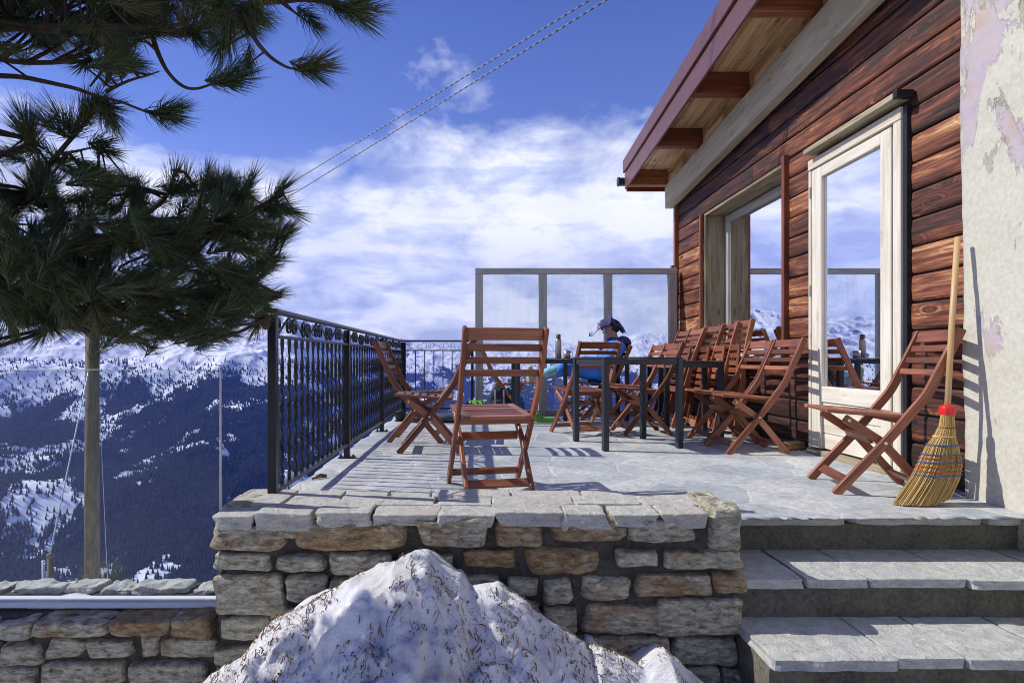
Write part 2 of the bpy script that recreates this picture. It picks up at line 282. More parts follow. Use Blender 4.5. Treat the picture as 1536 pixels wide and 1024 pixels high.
# ------------------------------------------------------------------ mesh builder
class MB:
    def __init__(s): s.v = []; s.f = []; s.gc = []; s.t = []; s.r = []
    def _add(s, vs, fs, gcs=None, tint=0.5, rust=0.5):
        o = len(s.v); s.v += [tuple(v) for v in vs]; s.f += [tuple(i + o for i in f) for f in fs]
        s.gc += gcs if gcs is not None else [tuple(v) for v in vs]
        s.t += [tint] * len(vs) if isinstance(tint, (int, float)) else list(tint); s.r += [rust] * len(vs)
        return s
    def sweep(s, pts, w, t, up=(0, 0, 1), ch=0.003, tint=None, prof=None, twist=0.0, closed_ends=True, widths=None):
        """rectangular (or given) profile along a polyline; w across 'side', t along 'up'"""
        pts = [Vector(p) for p in pts]; up = Vector(up).normalized()
        if prof is None:
            a, b = w / 2, t / 2; c = min(ch, a * .6, b * .6)
            prof = [(a - c, -b), (a, -b + c), (a, b - c), (a - c, b), (-a + c, b), (-a, b - c), (-a, -b + c), (-a + c, -b)]
            caps = c
        else: caps = 0
        if any(abs((pts[i + 1] - pts[i]).normalized().dot(up)) > .96 for i in range(len(pts) - 1)):
            up = Vector((0, 1, 0)) if not any(abs((pts[i + 1] - pts[i]).normalized().y) > .9 for i in range(len(pts) - 1)) else Vector((1, 0, 0))
        n = len(prof); off = (random.random() * 50, random.random() * 50, random.random() * 50)
        rings = []; gcs = []
        d = 0.0; segs = []
        for i, p in enumerate(pts):
            if i: d += (p - pts[i - 1]).length
            if i == 0: tan = pts[1] - p
            elif i == len(pts) - 1: tan = p - pts[i - 1]
            else: tan = (pts[i + 1] - p).normalized() + (p - pts[i - 1]).normalized()
            tan.normalize(); segs.append((p, tan, d, 1.0))
        L0 = d
        lst = []
        if caps:
            p, tn, dd, _ = segs[0]; lst.append((p, tn, 0, 1 - 2 * caps / max(w, t) if 0 else 0.0)); 
            lst[0] = (p, tn, 0, -1)
            segs[0] = (p + tn * caps, tn, caps, 1)
            p, tn, dd, _ = segs[-1]; last = (p, tn, dd, -1); segs[-1] = (p - tn * caps, tn, dd - caps, 1)
            lst += segs + [last]
        else: lst = segs
        vs = []
        for k, (p, tn, dd, fl) in enumerate(lst):
            side = tn.cross(up)
            if side.length < 1e-5: side = tn.cross(Vector((0, 1, 0)))
            side.normalize(); u2 = side.cross(tn).normalized()
            if twist:
                a = twist * dd; side, u2 = side * math.cos(a) + u2 * math.sin(a), u2 * math.cos(a) - side * math.sin(a)
            sc = widths(dd / L0) if widths else 1.0
            for (x, y) in prof:
                if fl == -1:
                    x = math.copysign(max(abs(x) - caps, 0), x); y = math.copysign(max(abs(y) - caps, 0), y)
                x *= sc; y *= sc
                vs.append(p + side * x + u2 * y); gcs.append((dd + off[0], x + off[1], y + off[2]))
        fs = []
        m = len(lst)
        for k in range(m - 1):
            for j in range(n):
                a = k * n + j; b = k * n + (j + 1) % n
                fs.append((a, b, b + n, a + n))
        if closed_ends:
            fs.append(tuple(range(n - 1, -1, -1))); fs.append(tuple((m - 1) * n + j for j in range(n)))
        return s._add(vs, fs, gcs, random.random() if tint is None else tint)
    def tube(s, pts, r, seg=8, tint=None, widths=None, r2=None):
        r2 = r2 or r
        prof = [(r * math.cos(2 * math.pi * i / seg), r2 * math.sin(2 * math.pi * i / seg)) for i in range(seg)]
        return s.sweep(pts, 0, 0, prof=prof, tint=tint, widths=widths)
    def box(s, x0, x1, y0, y1, z0, z1, ch=0.004, axis=None, tint=None):
        dims = (x1 - x0, y1 - y0, z1 - z0)
        if axis is None: axis = dims.index(max(dims))
        c = ((x0 + x1) / 2, (y0 + y1) / 2, (z0 + z1) / 2)
        a = list(c); b = list(c); a[axis] -= dims[axis] / 2; b[axis] += dims[axis] / 2
        if axis == 0: return s.sweep([a, b], dims[1], dims[2], (0, 0, 1), ch, tint)
        if axis == 1: return s.sweep([a, b], dims[0], dims[2], (0, 0, 1), ch, tint)
        return s.sweep([a, b], dims[0], dims[1], (0, 1, 0), ch, tint)
    def blob(s, c, h, n=6, e=4.0, amp=0.0, freq=3.0, tint=None, rust=0.5, warp=0.0, rot=None, zamp=1.0):
        """rounded box / ellipsoid, closed, with noise"""
        vs = []; fs = []; idx = {}
        def key(p): return (round(p[0], 4), round(p[1], 4), round(p[2], 4))
        seed = Vector((random.random() * 90, random.random() * 90, random.random() * 90))
        cr = [[(random.uniform(-warp, warp), random.uniform(-warp, warp)) for _ in range(2)] for _ in range(2)]
        c = Vector(c)
        def put(p):
            k = key(p)
            if k in idx: return idx[k]
            q = Vector(p); nn = (abs(q.x) ** e + abs(q.y) ** e + abs(q.z) ** e) ** (1 / e); q /= nn
            if warp:
                u = (q.x + 1) / 2; w = (q.z + 1) / 2
                dx = sum(cr[i][j][0] * (u if i else 1 - u) * (w if j else 1 - w) for i in (0, 1) for j in (0, 1))
                dz = sum(cr[i][j][1] * (u if i else 1 - u) * (w if j else 1 - w) for i in (0, 1) for j in (0, 1))
                q = Vector((q.x + dx * 2, q.y, q.z + dz * 2))
            pos = Vector((q.x * h[0], q.y * h[1], q.z * h[2]))
            if amp:
                nv = mn.fractal(pos * freq + seed, 1.0, 2.0, 3)
                nw = mn.voronoi(pos * freq * 1.3 + seed)[0][0] * 1.6
                nd = Vector((q.x, q.y, q.z * zamp)).normalized() if zamp < 1 else q.normalized()
                pos += nd * (nv * amp - nw * amp * .5) * (1 if zamp >= 1 else (1 - abs(q.normalized().z) * (1 - zamp)))
            if rot is not None: pos = rot @ pos
            idx[k] = len(vs); vs.append(c + pos); return idx[k]
        for ax in range(3):
            for sg in (-1, 1):
                for i in range(n):
                    for j in range(n):
                        q = []
                        for (a, b) in ((i, j), (i + 1, j), (i + 1, j + 1), (i, j + 1)):
                            p = [0, 0, 0]; p[ax] = sg; p[(ax + 1) % 3] = -1 + 2 * a / n; p[(ax + 2) % 3] = -1 + 2 * b / n
                            q.append(put(p))
                        fs.append(tuple(q) if sg > 0 else tuple(reversed(q)))
        tv = random.random() if tint is None else tint
        return s._add(vs, fs, None, tv, rust)
    def lathe(s, prof, c=(0, 0, 0), seg=20, tint=0.5):
        vs = []; fs = []
        for (r, z) in prof:
            for i in range(seg):
                a = 2 * math.pi * i / seg; vs.append((c[0] + r * math.cos(a), c[1] + r * math.sin(a), c[2] + z))
        for k in range(len(prof) - 1):
            for i in range(seg):
                j = (i + 1) % seg; fs.append((k * seg + i, k * seg + j, (k + 1) * seg + j, (k + 1) * seg + i))
        fs.append(tuple(range(seg - 1, -1, -1))); fs.append(tuple((len(prof) - 1) * seg + i for i in range(seg)))
        return s._add(vs, fs, None, tint)
    def build(s, name, m, parent=None, smooth=False, mx=None):
        me = bpy.data.meshes.new(name); me.from_pydata(s.v, [], s.f)
        a = me.attributes.new('gc', 'FLOAT_VECTOR', 'POINT'); a.data.foreach_set('vector', np.array(s.gc, dtype=np.float32).ravel())
        a = me.attributes.new('tint', 'FLOAT', 'POINT'); a.data.foreach_set('value', np.array(s.t, dtype=np.float32))
        a = me.attributes.new('rust', 'FLOAT', 'POINT'); a.data.foreach_set('value', np.array(s.r, dtype=np.float32))
        if mx is not None: me.transform(mx)
        me.materials.append(m)
        if smooth: me.shade_smooth()
        me.update()
        o = bpy.data.objects.new(name, me); COL.objects.link(o)
        if parent: o.parent = parent
        return o
def tag(o, label=None, cat=None, group=None, kind=None):
    if label: o['label'] = label
    if cat: o['category'] = cat
    if group: o['group'] = group
    if kind: o['kind'] = kind
    return o
def thing(name, label, cat, loc=(0, 0, 0), rz=0.0, group=None):
    o = bpy.data.objects.new(name, None); o.empty_display_size = 0.1; COL.objects.link(o)
    o.location = loc; o.rotation_euler = (0, 0, rz); return tag(o, label, cat, group)
def grid(xs, ys, fn, name, m, parent=None, smooth=True):
    vs = []; fs = []; nx = len(xs); ny = len(ys)
    for y in ys:
        for x in xs: vs.append(fn(x, y))
    for j in range(ny - 1):
        for i in range(nx - 1):
            a = j * nx + i; fs.append((a, a + 1, a + nx + 1, a + nx))
    b = MB(); b._add(vs, fs); return b.build(name, m, parent, smooth)
def lin(a, b, n): return [a + (b - a) * i / (n - 1) for i in range(n)]
# ------------------------------------------------------------------ camera, light, world
cam = bpy.data.cameras.new('camera'); co = bpy.data.objects.new('camera', cam); COL.objects.link(co)
co.location = (0, 0, EH); co.rotation_euler = (R(90), 0, 0)
cam.sensor_width = 36; cam.lens = F / 1536 * 36; cam.shift_x = 50 / 1536; cam.shift_y = 26 / 1536
cam.clip_start = 0.05; cam.clip_end = 40000
S.camera = co
EL, AZ = R(42), R(10)
sd = Vector((-math.cos(EL) * math.cos(AZ), math.cos(EL) * math.sin(AZ), math.sin(EL)))
sun = bpy.data.lights.new('sun', 'SUN'); so = bpy.data.objects.new('sun', sun); COL.objects.link(so)
sun.energy = 5.0; sun.angle = R(0.53); sun.color = (1.0, 0.95, 0.87)
so.rotation_euler = sd.to_track_quat('Z', 'Y').to_euler(); so.location = sd * 30
W = bpy.data.worlds.new('World'); S.world = W; W.use_nodes = True
nt = W.node_tree; nt.nodes.clear()
out = N(nt, 'ShaderNodeOutputWorld'); bg = N(nt, 'ShaderNodeBackground'); L(nt, bg.outputs[0], out.inputs[0])
sky = N(nt, 'ShaderNodeTexSky'); sky.sky_type = 'NISHITA'; sky.sun_disc = False
sky.sun_elevation = EL; sky.sun_rotation = math.atan2(sd.x, sd.y); sky.altitude = 2000; sky.air_density = 1.0; sky.dust_density = 0.4; sky.ozone_density = 3.0
bg.inputs['Strength'].default_value = 0.12
tc = N(nt, 'ShaderNodeTexCoord'); sp = N(nt, 'ShaderNodeSeparateXYZ'); L(nt, tc.outputs['Generated'], sp.inputs[0])
z = math_(nt, 'MAXIMUM', sp.outputs[2], 0.0)
zz = math_(nt, 'ADD', z, 0.22)
cx = N(nt, 'ShaderNodeCombineXYZ'); L(nt, math_(nt, 'DIVIDE', sp.outputs[0], zz), cx.inputs[0]); L(nt, math_(nt, 'DIVIDE', sp.outputs[1], zz), cx.inputs[1])
L(nt, math_(nt, 'MULTIPLY', z, 2.0), cx.inputs[2])
v = coords(nt, scale=(0.8, 0.55, 1.0), src=cx.outputs[0])
n1 = noise_(nt, v, 1.15, 12, 0.56, 0.3)
n2 = noise_(nt, coords(nt, scale=(0.45, 0.9, 2.0), src=cx.outputs[0]), 1.6, 8, 0.6, 0.8)
n3 = noise_(nt, coords(nt, scale=(1, 1, 1.9), src=tc.outputs['Generated']), 5.0, 14, 0.60, 0.25)
mapr = ramp(nt, z, [(0.0, 0.36), (0.12, 0.30), (0.22, 0.22), (0.29, 0.13), (0.35, 0.03), (0.5, -0.05)]).outputs[0]
cov = math_(nt, 'ADD', math_(nt, 'ADD', math_(nt, 'MULTIPLY', n1, 0.45), math_(nt, 'MULTIPLY', n3, 0.55)), math_(nt, 'ADD', mapr, ramp(nt, sp.outputs[0], [(0.0, 0.0), (0.01, 0.0)]).outputs[0]))
cov = math_(nt, 'ADD', cov, math_(nt, 'MULTIPLY', math_(nt, 'MULTIPLY', math_(nt, 'SUBTRACT', math_(nt, 'MULTIPLY', sp.outputs[0], -1.0), 0.22, True), 0.30), math_(nt, 'SUBTRACT', 1.0, math_(nt, 'MULTIPLY', z, 2.0), True)))
mask = ramp(nt, cov, [(0.57, 0.0), (0.63, 0.38), (0.70, 0.82), (0.82, 1.0)]).outputs[0]
skyc = mixc(nt, 1.0, sky.outputs[0], (0.71, 0.75, 1.20), 'MULTIPLY')
veil = ramp(nt, z, [(0.0, 0.55), (0.2, 0.28), (0.36, 0.08), (0.55, 0.0)]).outputs[0]
skyc = mixc(nt, veil, skyc, (5.6, 6.8, 9.2))
cc = ramp(nt, math_(nt, 'ADD', math_(nt, 'MULTIPLY', n2, 0.45), math_(nt, 'MULTIPLY', noise_(nt, coords(nt, scale=(1, 1, 2.4), src=tc.outputs['Generated']), 9.0, 12, 0.6, 0.4), 0.55)), [(0.40, (0.42, 0.47, 0.66)), (0.49, (0.64, 0.69, 0.84)), (0.57, (0.90, 0.92, 0.97))]).outputs[0]
cc = mixc(nt, 1.0, cc, (12.6, 12.4, 11.4), 'MULTIPLY')
L(nt, mixc(nt, mask, skyc, cc), bg.inputs['Color'])
S.view_settings.view_transform = 'Standard'; S.view_settings.look = 'None'; S.view_settings.exposure = 0.2; S.view_settings.gamma = 1.0
S.render.engine = 'CYCLES'; S.cycles.max_bounces = 8; S.cycles.transparent_max_bounces = 16; S.cycles.use_denoising = True
S.cycles.pixel_filter_type = 'BLACKMAN_HARRIS'; S.cycles.filter_width = 1.0; S.cycles.volume_bounces = 0; S.cycles.use_adaptive_sampling = True

# ------------------------------------------------------------------ terrain: ground, valley, far mountainside
def vnoise(x, y, seed):
    xi = np.floor(x).astype(np.int64); yi = np.floor(y).astype(np.int64); xf = x - xi; yf = y - yi
    def h(a, b):
        n = (a * 374761393 + b * 668265263 + seed * 1442695041) & 0xFFFFFFFF
        n = ((n ^ (n >> 13)) * 1274126177) & 0xFFFFFFFF
        return ((n ^ (n >> 16)) & 0xFFFF) / 65535.0
    u = xf * xf * xf * (xf * (xf * 6 - 15) + 10); w = yf * yf * yf * (yf * (yf * 6 - 15) + 10)
    return (h(xi, yi) * (1 - u) + h(xi + 1, yi) * u) * (1 - w) + (h(xi, yi + 1) * (1 - u) + h(xi + 1, yi + 1) * u) * w
def fbm(x, y, seed, o=6, g=0.5, ridged=False):
    a = 1.0; s = 0.0; t = 0.0
    for k in range(o):
        n = vnoise(x, y, seed + k * 17)
        if ridged: n = 1 - np.abs(2 * n - 1)
        s = s + a * n; t += a; a *= g; x = x * 2.03 + 5.1; y = y * 2.03 + 1.7
    return s / t
RPX = np.array([-2600, -900, -300, 0, 200, 330, 400, 470, 560, 620, 700, 780, 860, 910, 960, 1010, 1100, 1300, 1800, 3600])
RPY = np.array([470, 468, 455, 470, 478, 462, 470, 486, 502, 514, 520, 516, 514, 510, 502, 506, 506, 484, 470, 470])
def kdist(az):
    px = VX + F * np.tan(np.clip(az, -1.3, 1.3)); t = np.clip((px - 430) / 190, 0, 1); return 1 + .7 * t * t * (3 - 2 * t)
def terrain(X, Y):
    r = np.hypot(X, Y) + 1e-6; az = np.arctan2(X, Y)
    px = VX + F * np.tan(np.clip(az, -1.3, 1.3)); K = kdist(az)
    ev = (VY - np.interp(px, RPX, RPY)) / F * np.cos(np.clip(az, -1.2, 1.2))
    Rr = (5200 + 500 * fbm(az * 3 + 9, az * 0 + 2.2, 5, 3)) * K
    near = np.where(r < 2.9, -0.75, -0.75 - 0.56 * (r - 2.9)) 
    near = np.where(r > 60, near + (fbm(X / 40, Y / 40, 3, 4) - .5) * np.clip((r - 60) / 10, 0, 14), near)
    r0 = 1350.0 * K; fl = -0.75 - 0.56 * (r0 - 2.9)
    t = np.clip((r - r0) / (Rr - r0), 0, 1.6)
    zr = ev * Rr + EH
    prof = np.where(t < 1, 0.62 * t + 0.38 * t * t, 1 - (t - 1) * 1.2)
    rid = fbm(X / 1500 + 3, Y / 1500, 11, 6, 0.5, True); f2 = fbm(X / 420, Y / 420, 23, 5)
    am = np.clip(t * 4, 0, 1) * (1 - np.clip((t - .55) * 2.0, 0, .8))
    far = fl + (zr - fl) * prof + ((rid - .62) * 420 + (f2 - .5) * 130) * am
    crag = np.clip((t - .55) * 3, 0, 1) * (fbm(X / 260, Y / 260, 31, 5, 0.55, True) - .62) * 120 * np.clip((1.25 - t) * 4, 0, 1)
    far = far + crag
    zf = np.where(r < r0, near, np.maximum(far, fl - 30))
    back = np.clip((np.abs(az) - 1.75) / 0.5, 0, 1)
    zb = np.where(r < 6, -0.75, -0.75 + np.minimum(0.35 * (r - 6), 500))
    return zf * (1 - back) + zb * back
a1 = np.linspace(-0.78, 0.40, 820); a0 = np.linspace(-math.pi, -0.78, 150)[:-1]; a2 = np.linspace(0.40, math.pi, 190)[1:]
azs = np.concatenate([a0, a1, a2])
rs = np.concatenate([np.geomspace(0.4, 60, 40)[:-1], np.geomspace(60, 1350, 50)[:-1], np.linspace(1350, 6250, 450)])
A, RR = np.meshgrid(azs, rs); RR = RR * (1 + (kdist(A) - 1) * np.clip((RR - 60) / 1200, 0, 1)); TX = RR * np.sin(A); TY = RR * np.cos(A); TZ = terrain(TX, TY)
def np_mesh(name, V, Fc, m, attrs=None, smooth=True, nper=4):
    me = bpy.data.meshes.new(name)
    me.vertices.add(len(V)); me.vertices.foreach_set('co', V.astype(np.float32).ravel())
    me.loops.add(Fc.size); me.loops.foreach_set('vertex_index', Fc.astype(np.int32).ravel())
    me.polygons.add(len(Fc)); me.polygons.foreach_set('loop_start', np.arange(0, Fc.size, nper, dtype=np.int32))
    me.update(calc_edges=True)
    for k, a in (attrs or {}).items():
        at_ = me.attributes.new(k, 'FLOAT', 'POINT'); at_.data.foreach_set('value', a.astype(np.float32))
    if smooth: me.shade_smooth()
    me.materials.append(m); o = bpy.data.objects.new(name, me); COL.objects.link(o); return o
def wood_density(X, Y, Z):
    """1 = closed forest, 0 = open snow"""
    hgt = Z / 5200 * F      # rough px above the horizon at mean distance
    n = fbm(X / 190 + .6 * fbm(X/90,Y/90,77,4), Y / 250 + .6 * fbm(X/90+9,Y/90,79,4), 41, 7, 0.68); n2 = fbm(X / 900, Y / 1300, 57, 4)
    line = np.interp(Z, [-760, -500, -330, -215, -120, -30, 60], [0.80, 0.73, 0.64, 0.56, 0.31, 0.02, -0.4])
    return np.clip((line + (n2 - .5) * .35 - (n - .5) * 1.9 - .36) * 4.5, 0, 1)
def m_terrain():
    m, nt, b = mat('snowy_mountainside')
    v = coords(nt)
    d = attr(nt, 'wood').outputs['Fac']
    n = noise_(nt, v, 0.02, 10, 0.7)
    f = math_(nt, 'ADD', d, math_(nt, 'MULTIPLY', math_(nt, 'SUBTRACT', n, 0.5), 1.1))
    f = ramp(nt, f, [(0.55, 0.0), (0.80, 1.0)]).outputs[0]
    snow = ramp(nt, noise_(nt, v, 0.006, 6, 0.6), [(0.3, (0.80, 0.83, 0.88)), (0.6, (0.93, 0.94, 0.95))]).outputs[0]
    wood = ramp(nt, noise_(nt, v, 0.05, 6, 0.7), [(0.35, (0.010, 0.014, 0.020)), (0.6, (0.030, 0.032, 0.030)), (0.8, (0.10, 0.095, 0.09))]).outputs[0]
    rock = attr(nt, 'rockf').outputs['Fac']
    rf = ramp(nt, math_(nt, 'ADD', rock, math_(nt, 'MULTIPLY', math_(nt, 'SUBTRACT', noise_(nt, v, 0.012, 8, 0.72), 0.5), 1.5)), [(0.60, 0.0), (0.70, 1.0)]).outputs[0]
    c = mixc(nt, f, snow, wood)
    c = mixc(nt, rf, c, (0.12, 0.125, 0.14))
    L(nt, c, b.inputs['Base Color']); b.inputs['Roughness'].default_value = 0.9
    b.inputs['Specular IOR Level'].default_value = 0.1
    return m
nr, na = TX.shape
V = np.stack([TX, TY, TZ], -1).reshape(-1, 3)
ii = (np.arange(nr - 1)[:, None] * na + np.arange(na - 1)[None, :]).ravel()
FC = np.stack([ii, ii + 1, ii + na + 1, ii + na], -1)[:, ::-1]
dzr = np.gradient(TZ, axis=0) / np.gradient(RR, axis=0); arc = np.maximum(RR * 0.0015, 1); dza = np.gradient(TZ, axis=1) / arc
steep = np.clip((np.hypot(dzr, np.clip(dza, -2, 2)) - 0.45) * 1.2, 0, 1) * (TZ > -90) * 0.7
WD = wood_density(TX, TY, TZ); WD = np.where(RR < 1300 * kdist(A), 0.62, WD)
g = np_mesh('ground', V, FC, m_terrain(), {'wood': WD.ravel(), 'rockf': steep.ravel()})
tag(g, kind='structure')
# distant conifers as one mass
def m_far():
    m, nt, b = mat('distant_conifer')
    v = coords(nt)
    c = ramp(nt, noise_(nt, v, 0.045, 6, 0.8), [(0.35, (0.006, 0.010, 0.010)), (0.55, (0.018, 0.024, 0.020)), (0.75, (0.06, 0.06, 0.05))]).outputs[0]
    L(nt, c, b.inputs['Base Color']); b.inputs['Roughness'].default_value = 0.95; b.inputs['Specular IOR Level'].default_value = 0.05
    return m
nT = 190000
ta = np.random.uniform(-0.80, 0.42, nT); tr = np.sqrt(np.random.uniform(1300 ** 2, 4700 ** 2, nT))
tr = tr * kdist(ta); x = tr * np.sin(ta); y = tr * np.cos(ta); zt = terrain(x, y)
keep = (wood_density(x, y, zt) ** 1.3 + .06 * (zt < 0)) > np.random.rand(nT)
keep |= (np.random.rand(nT) < 0.05) & (zt < -60)
x = x[keep]; y = y[keep]; zt = zt[keep]; k = len(x)
h = np.random.uniform(12, 26, k); w = h * np.random.uniform(.17, .26, k)
ang = np.random.uniform(0, 6.28, k)
V = np.zeros((k, 5, 3))
for i in range(4):
    V[:, i, 0] = x + w * np.cos(ang + i * math.pi / 2); V[:, i, 1] = y + w * np.sin(ang + i * math.pi / 2); V[:, i, 2] = zt - 1
V[:, 4, 0] = x; V[:, 4, 1] = y; V[:, 4, 2] = zt + h
base = np.arange(k)[:, None] * 5
FC = np.concatenate([base + np.array([[i, (i + 1) % 4, 4]]) for i in range(4)])
o = np_mesh('forest', V.reshape(-1, 3), FC, m_far(), smooth=False, nper=3)
tag(o, 'dark conifer forest covering the far valley side below the open snow', 'forest', kind='stuff')
# air
b = MB(); b._add([(sx * 10800, sy * 10800, zz_) for sx in (-1, 1) for sy in (-1, 1) for zz_ in (-2300, 1800)],
                 [(0, 1, 3, 2), (4, 6, 7, 5), (0, 4, 5, 1), (2, 3, 7, 6), (0, 2, 6, 4), (1, 5, 7, 3)])
hm = bpy.data.materials.new('haze_air'); hm.use_nodes = True; hnt = hm.node_tree; hnt.nodes.clear()
ho = N(hnt, 'ShaderNodeOutputMaterial'); pv = N(hnt, 'ShaderNodeVolumePrincipled')
pv.inputs['Color'].default_value = (0.15, 0.27, 1.0, 1); pv.inputs['Density'].default_value = 0.000072; pv.inputs['Anisotropy'].default_value = 0.0
L(hnt, pv.outputs[0], ho.inputs['Volume'])
HAZE = b.build('haze', hm); tag(HAZE, 'blue mountain air between the terrace and the far slopes', 'haze', kind='stuff')
# ------------------------------------------------------------------ terrace, stone walls, steps
def eos(px, Y, off=0.0): return (px - VX) * Y / F
# terrace floor: one sheet with a broken slab edge on the valley side, 60 mm thick
xs = lin(-1.045, 2.62, 130); ys = lin(2.60, 7.72, 150)
def fl(x, y):
    e = 0.0
    if x < -1.04: x += 0.028 * mn.noise(Vector((0, y * 3.1, 0))) + 0.018 * mn.cell(Vector((0, y * 4.3, 2))) ; e = -0.004
    y2 = y
    if y < 2.61 and x > 1.0: y2 = y + 0.10 + 0.016 * mn.noise(Vector((x * 5, 0, 3))) + 0.012 * mn.cell(Vector((x * 3.1, 0, 0)))
    return (x, y2, e + 0.004 * mn.noise(Vector((x * 2.5, y * 2.5, 0))) + 0.0025 * mn.noise(Vector((x * 14, y * 14, 4))))
ft = grid(xs, ys, fl, 'terrace_floor', M['floor']); tag(ft, kind='structure')
b = MB(); b.box(-0.985, 2.6, 2.80, 7.66, -3.5, -0.012, 0.01)
tag(b.build('terrace_base', M['concrete']), kind='structure')
b = MB()   # edge slabs under the sheet
y = 2.74
while y < 7.6:
    w = random.uniform(.3, .6); b.blob((-0.93, y + w / 2, -0.035), (0.105, w / 2 - .006, 0.031), 5, 7, 0.006, 6, warp=0.02); y += w
x = 1.07
while x < 2.5:
    w = min(random.uniform(.35, .7), 2.53 - x); b.blob((x + w / 2, 2.86, -0.030), (w / 2 - .002, 0.155, 0.026), 7, 8, 0.008, 5, warp=0.01); x += w
b.build('edge_slab', M['tread'], ft)

WY = 2.37
def px_stone(b, x0, y0, x1, y1, Yf=WY, depth=.20, proud=.0, rust=None, tint=None, e=7, amp=.010):
    c = at((x0 + x1) / 2, (y0 + y1) / 2, Yf); hx = (x1 - x0) / 2 * Yf / F; hz = (y1 - y0) / 2 * Yf / F
    b.blob((c.x, Yf + depth / 2 - proud, c.z), (hx - .0005, depth / 2, hz - .0005), 12, e, amp, 11, tint, random.random() if rust is None else rust, 0.16 * min(1, hz / hx * 1.3), zamp=.7)
big = [(314,788,435,831,.5),(409,788,445,809,.7),(437,782,616,827,.75),(627,776,730,824,.55),(739,777,815,823,.6),(821,777,939,816,.75),(949,780,1047,816,.45),
 (314,829,405,859,.3),(407,831,484,858,.35),(493,829,589,862,.2),(596,832,684,858,.5),(690,826,776,855,1.0),(780,822,909,866,.9),(921,824,986,850,.1),(998,827,1118,854,.35),
 (319,859,433,919,.4),(429,868,486,907,.2),(492,868,560,905,.5),(566,866,660,910,.3),(668,862,755,905,.4),(761,870,811,895,.35),(817,869,858,912,.3),(865,865,954,907,.5),(960,860,1072,895,.6),(1073,856,1121,892,.75),
 (322,925,401,961,.3),(406,914,470,958,.2),(476,912,560,955,.5),(566,915,640,960,.4),(646,912,720,955,.6),(726,905,806,950,.5),(812,915,866,948,.5),(872,907,1010,953,.6),(991,897,1114,953,.15),
 (319,973,376,1003,.2),(382,966,450,1005,.3),(456,962,540,1000,.4),(546,966,640,1005,.5),(646,962,740,1004,.4),(746,956,860,1000,.5),(865,955,1000,995,.5),(1006,959,1116,1000,.15),
 (318,1008,420,1050,.4),(426,1010,560,1052,.3),(566,1010,700,1052,.5),(706,1008,850,1050,.4),(856,1002,1010,1050,.4),(1016,1004,1080,1050,.3),(1084,1006,1118,1050,.2),
 (318,1056,460,1100,.4),(470,1056,640,1100,.3),(650,1056,820,1100,.5),(830,1056,960,1100,.4),(970,1056,1116,1100,.3)]
root = thing('stone_wall', 'rough field-stone wall with pale cap stones holding up the terrace edge', 'stone wall', (0, WY, 0))
inv = Matrix.Translation((0, -WY, 0))
b = MB()
for s in big: px_stone(b, *s[:4], rust=s[4], proud=random.uniform(-.004, .022), e=random.choice((5, 8, 12, 16)), amp=random.uniform(.007, .014))
c0 = at(1090, 791, WY); b.blob((c0.x, WY + .15, c0.z - .002), (.062, .17, .086), 16, 12, .016, 12, .3, .05, .06)
# left return and right return stones
for (xc, sg) in ((-1.035, -1), (1.0, 1)):
    z = -0.99
    while z < -0.02:
        hh = random.uniform(.05, .08); yy = WY + .12
        while yy < 2.75:
            w = random.uniform(.09, .16); b.blob((xc, yy + w / 2, z + hh), (.075, w / 2 - .005, hh - .006), 7, 6, .008, 7, None, random.random() * .7, .05); yy += w
        z += 2 * hh
b.build('stonework', M['rock'], root, mx=inv)
def rough_box(b, x0, x1, y0, y1, z0, z1, step=.03, amp=.012, faces='fltr'):
    nx = max(2, int((x1 - x0) / step)); nz = max(2, int((z1 - z0) / step)); ny = max(2, int((y1 - y0) / step))
    def P_(x, y, z):
        k = Vector((x * 9, y * 9, z * 9)); return (x + amp * mn.noise(k), y + amp * mn.noise(k + Vector((7, 3, 1))) + amp * .5 * mn.noise(k * 3), z + amp * .4 * mn.noise(k + Vector((1, 9, 2))))
    def sheet(us, vs, f, flip=False):
        V_ = [P_(*f(u, v)) for v in vs for u in us]; n = len(us); Fs = []
        for j in range(len(vs) - 1):
            for i in range(n - 1):
                a = j * n + i; q = (a, a + 1, a + n + 1, a + n); Fs.append(q[::-1] if flip else q)
        b._add(V_, Fs)
    X_, Y_, Z_ = lin(x0, x1, nx), lin(y0, y1, ny), lin(z0, z1, nz)
    sheet(X_, Z_, lambda u, v: (u, y0, v)); sheet(X_, Y_, lambda u, v: (u, v, z1))
    sheet(Y_, Z_, lambda u, v: (x0, u, v), True); sheet(Y_, Z_, lambda u, v: (x1, u, v)); sheet(X_, Z_, lambda u, v: (u, y1, v), True)
b = MB(); rough_box(b, -1.065, 1.045, WY + .035, 2.73, -1.6, 0.062, .02, .020)
b.build('mortar', M['mortar'], root, mx=inv)
b = MB()
caps = [(318,760,380,783),(381,757,470,786),(472,752,558,775),(562,754,654,774),(659,751,742,773),(745,751,843,775),(846,748,916,775),(918,757,988,778),(992,755,1062,779)]
for i, (x0, y0, x1, y1) in enumerate(caps):
    X0 = eos(x0, WY); X1 = eos(x1, WY); hz = (y1 - y0) * .5 * WY / F * .92
    d = random.uniform(.15, .20); zc = 0.098 - hz + random.uniform(-.006, .004)
    if i == 0: zc -= .012
    b.blob(((X0 + X1) / 2, WY - .012 + d / 2, zc), ((X1 - X0) / 2 + .003, d / 2, hz), 16, 20, .020, 11, None, random.uniform(.1, .8), .07, zamp=.25)
y = WY + .15
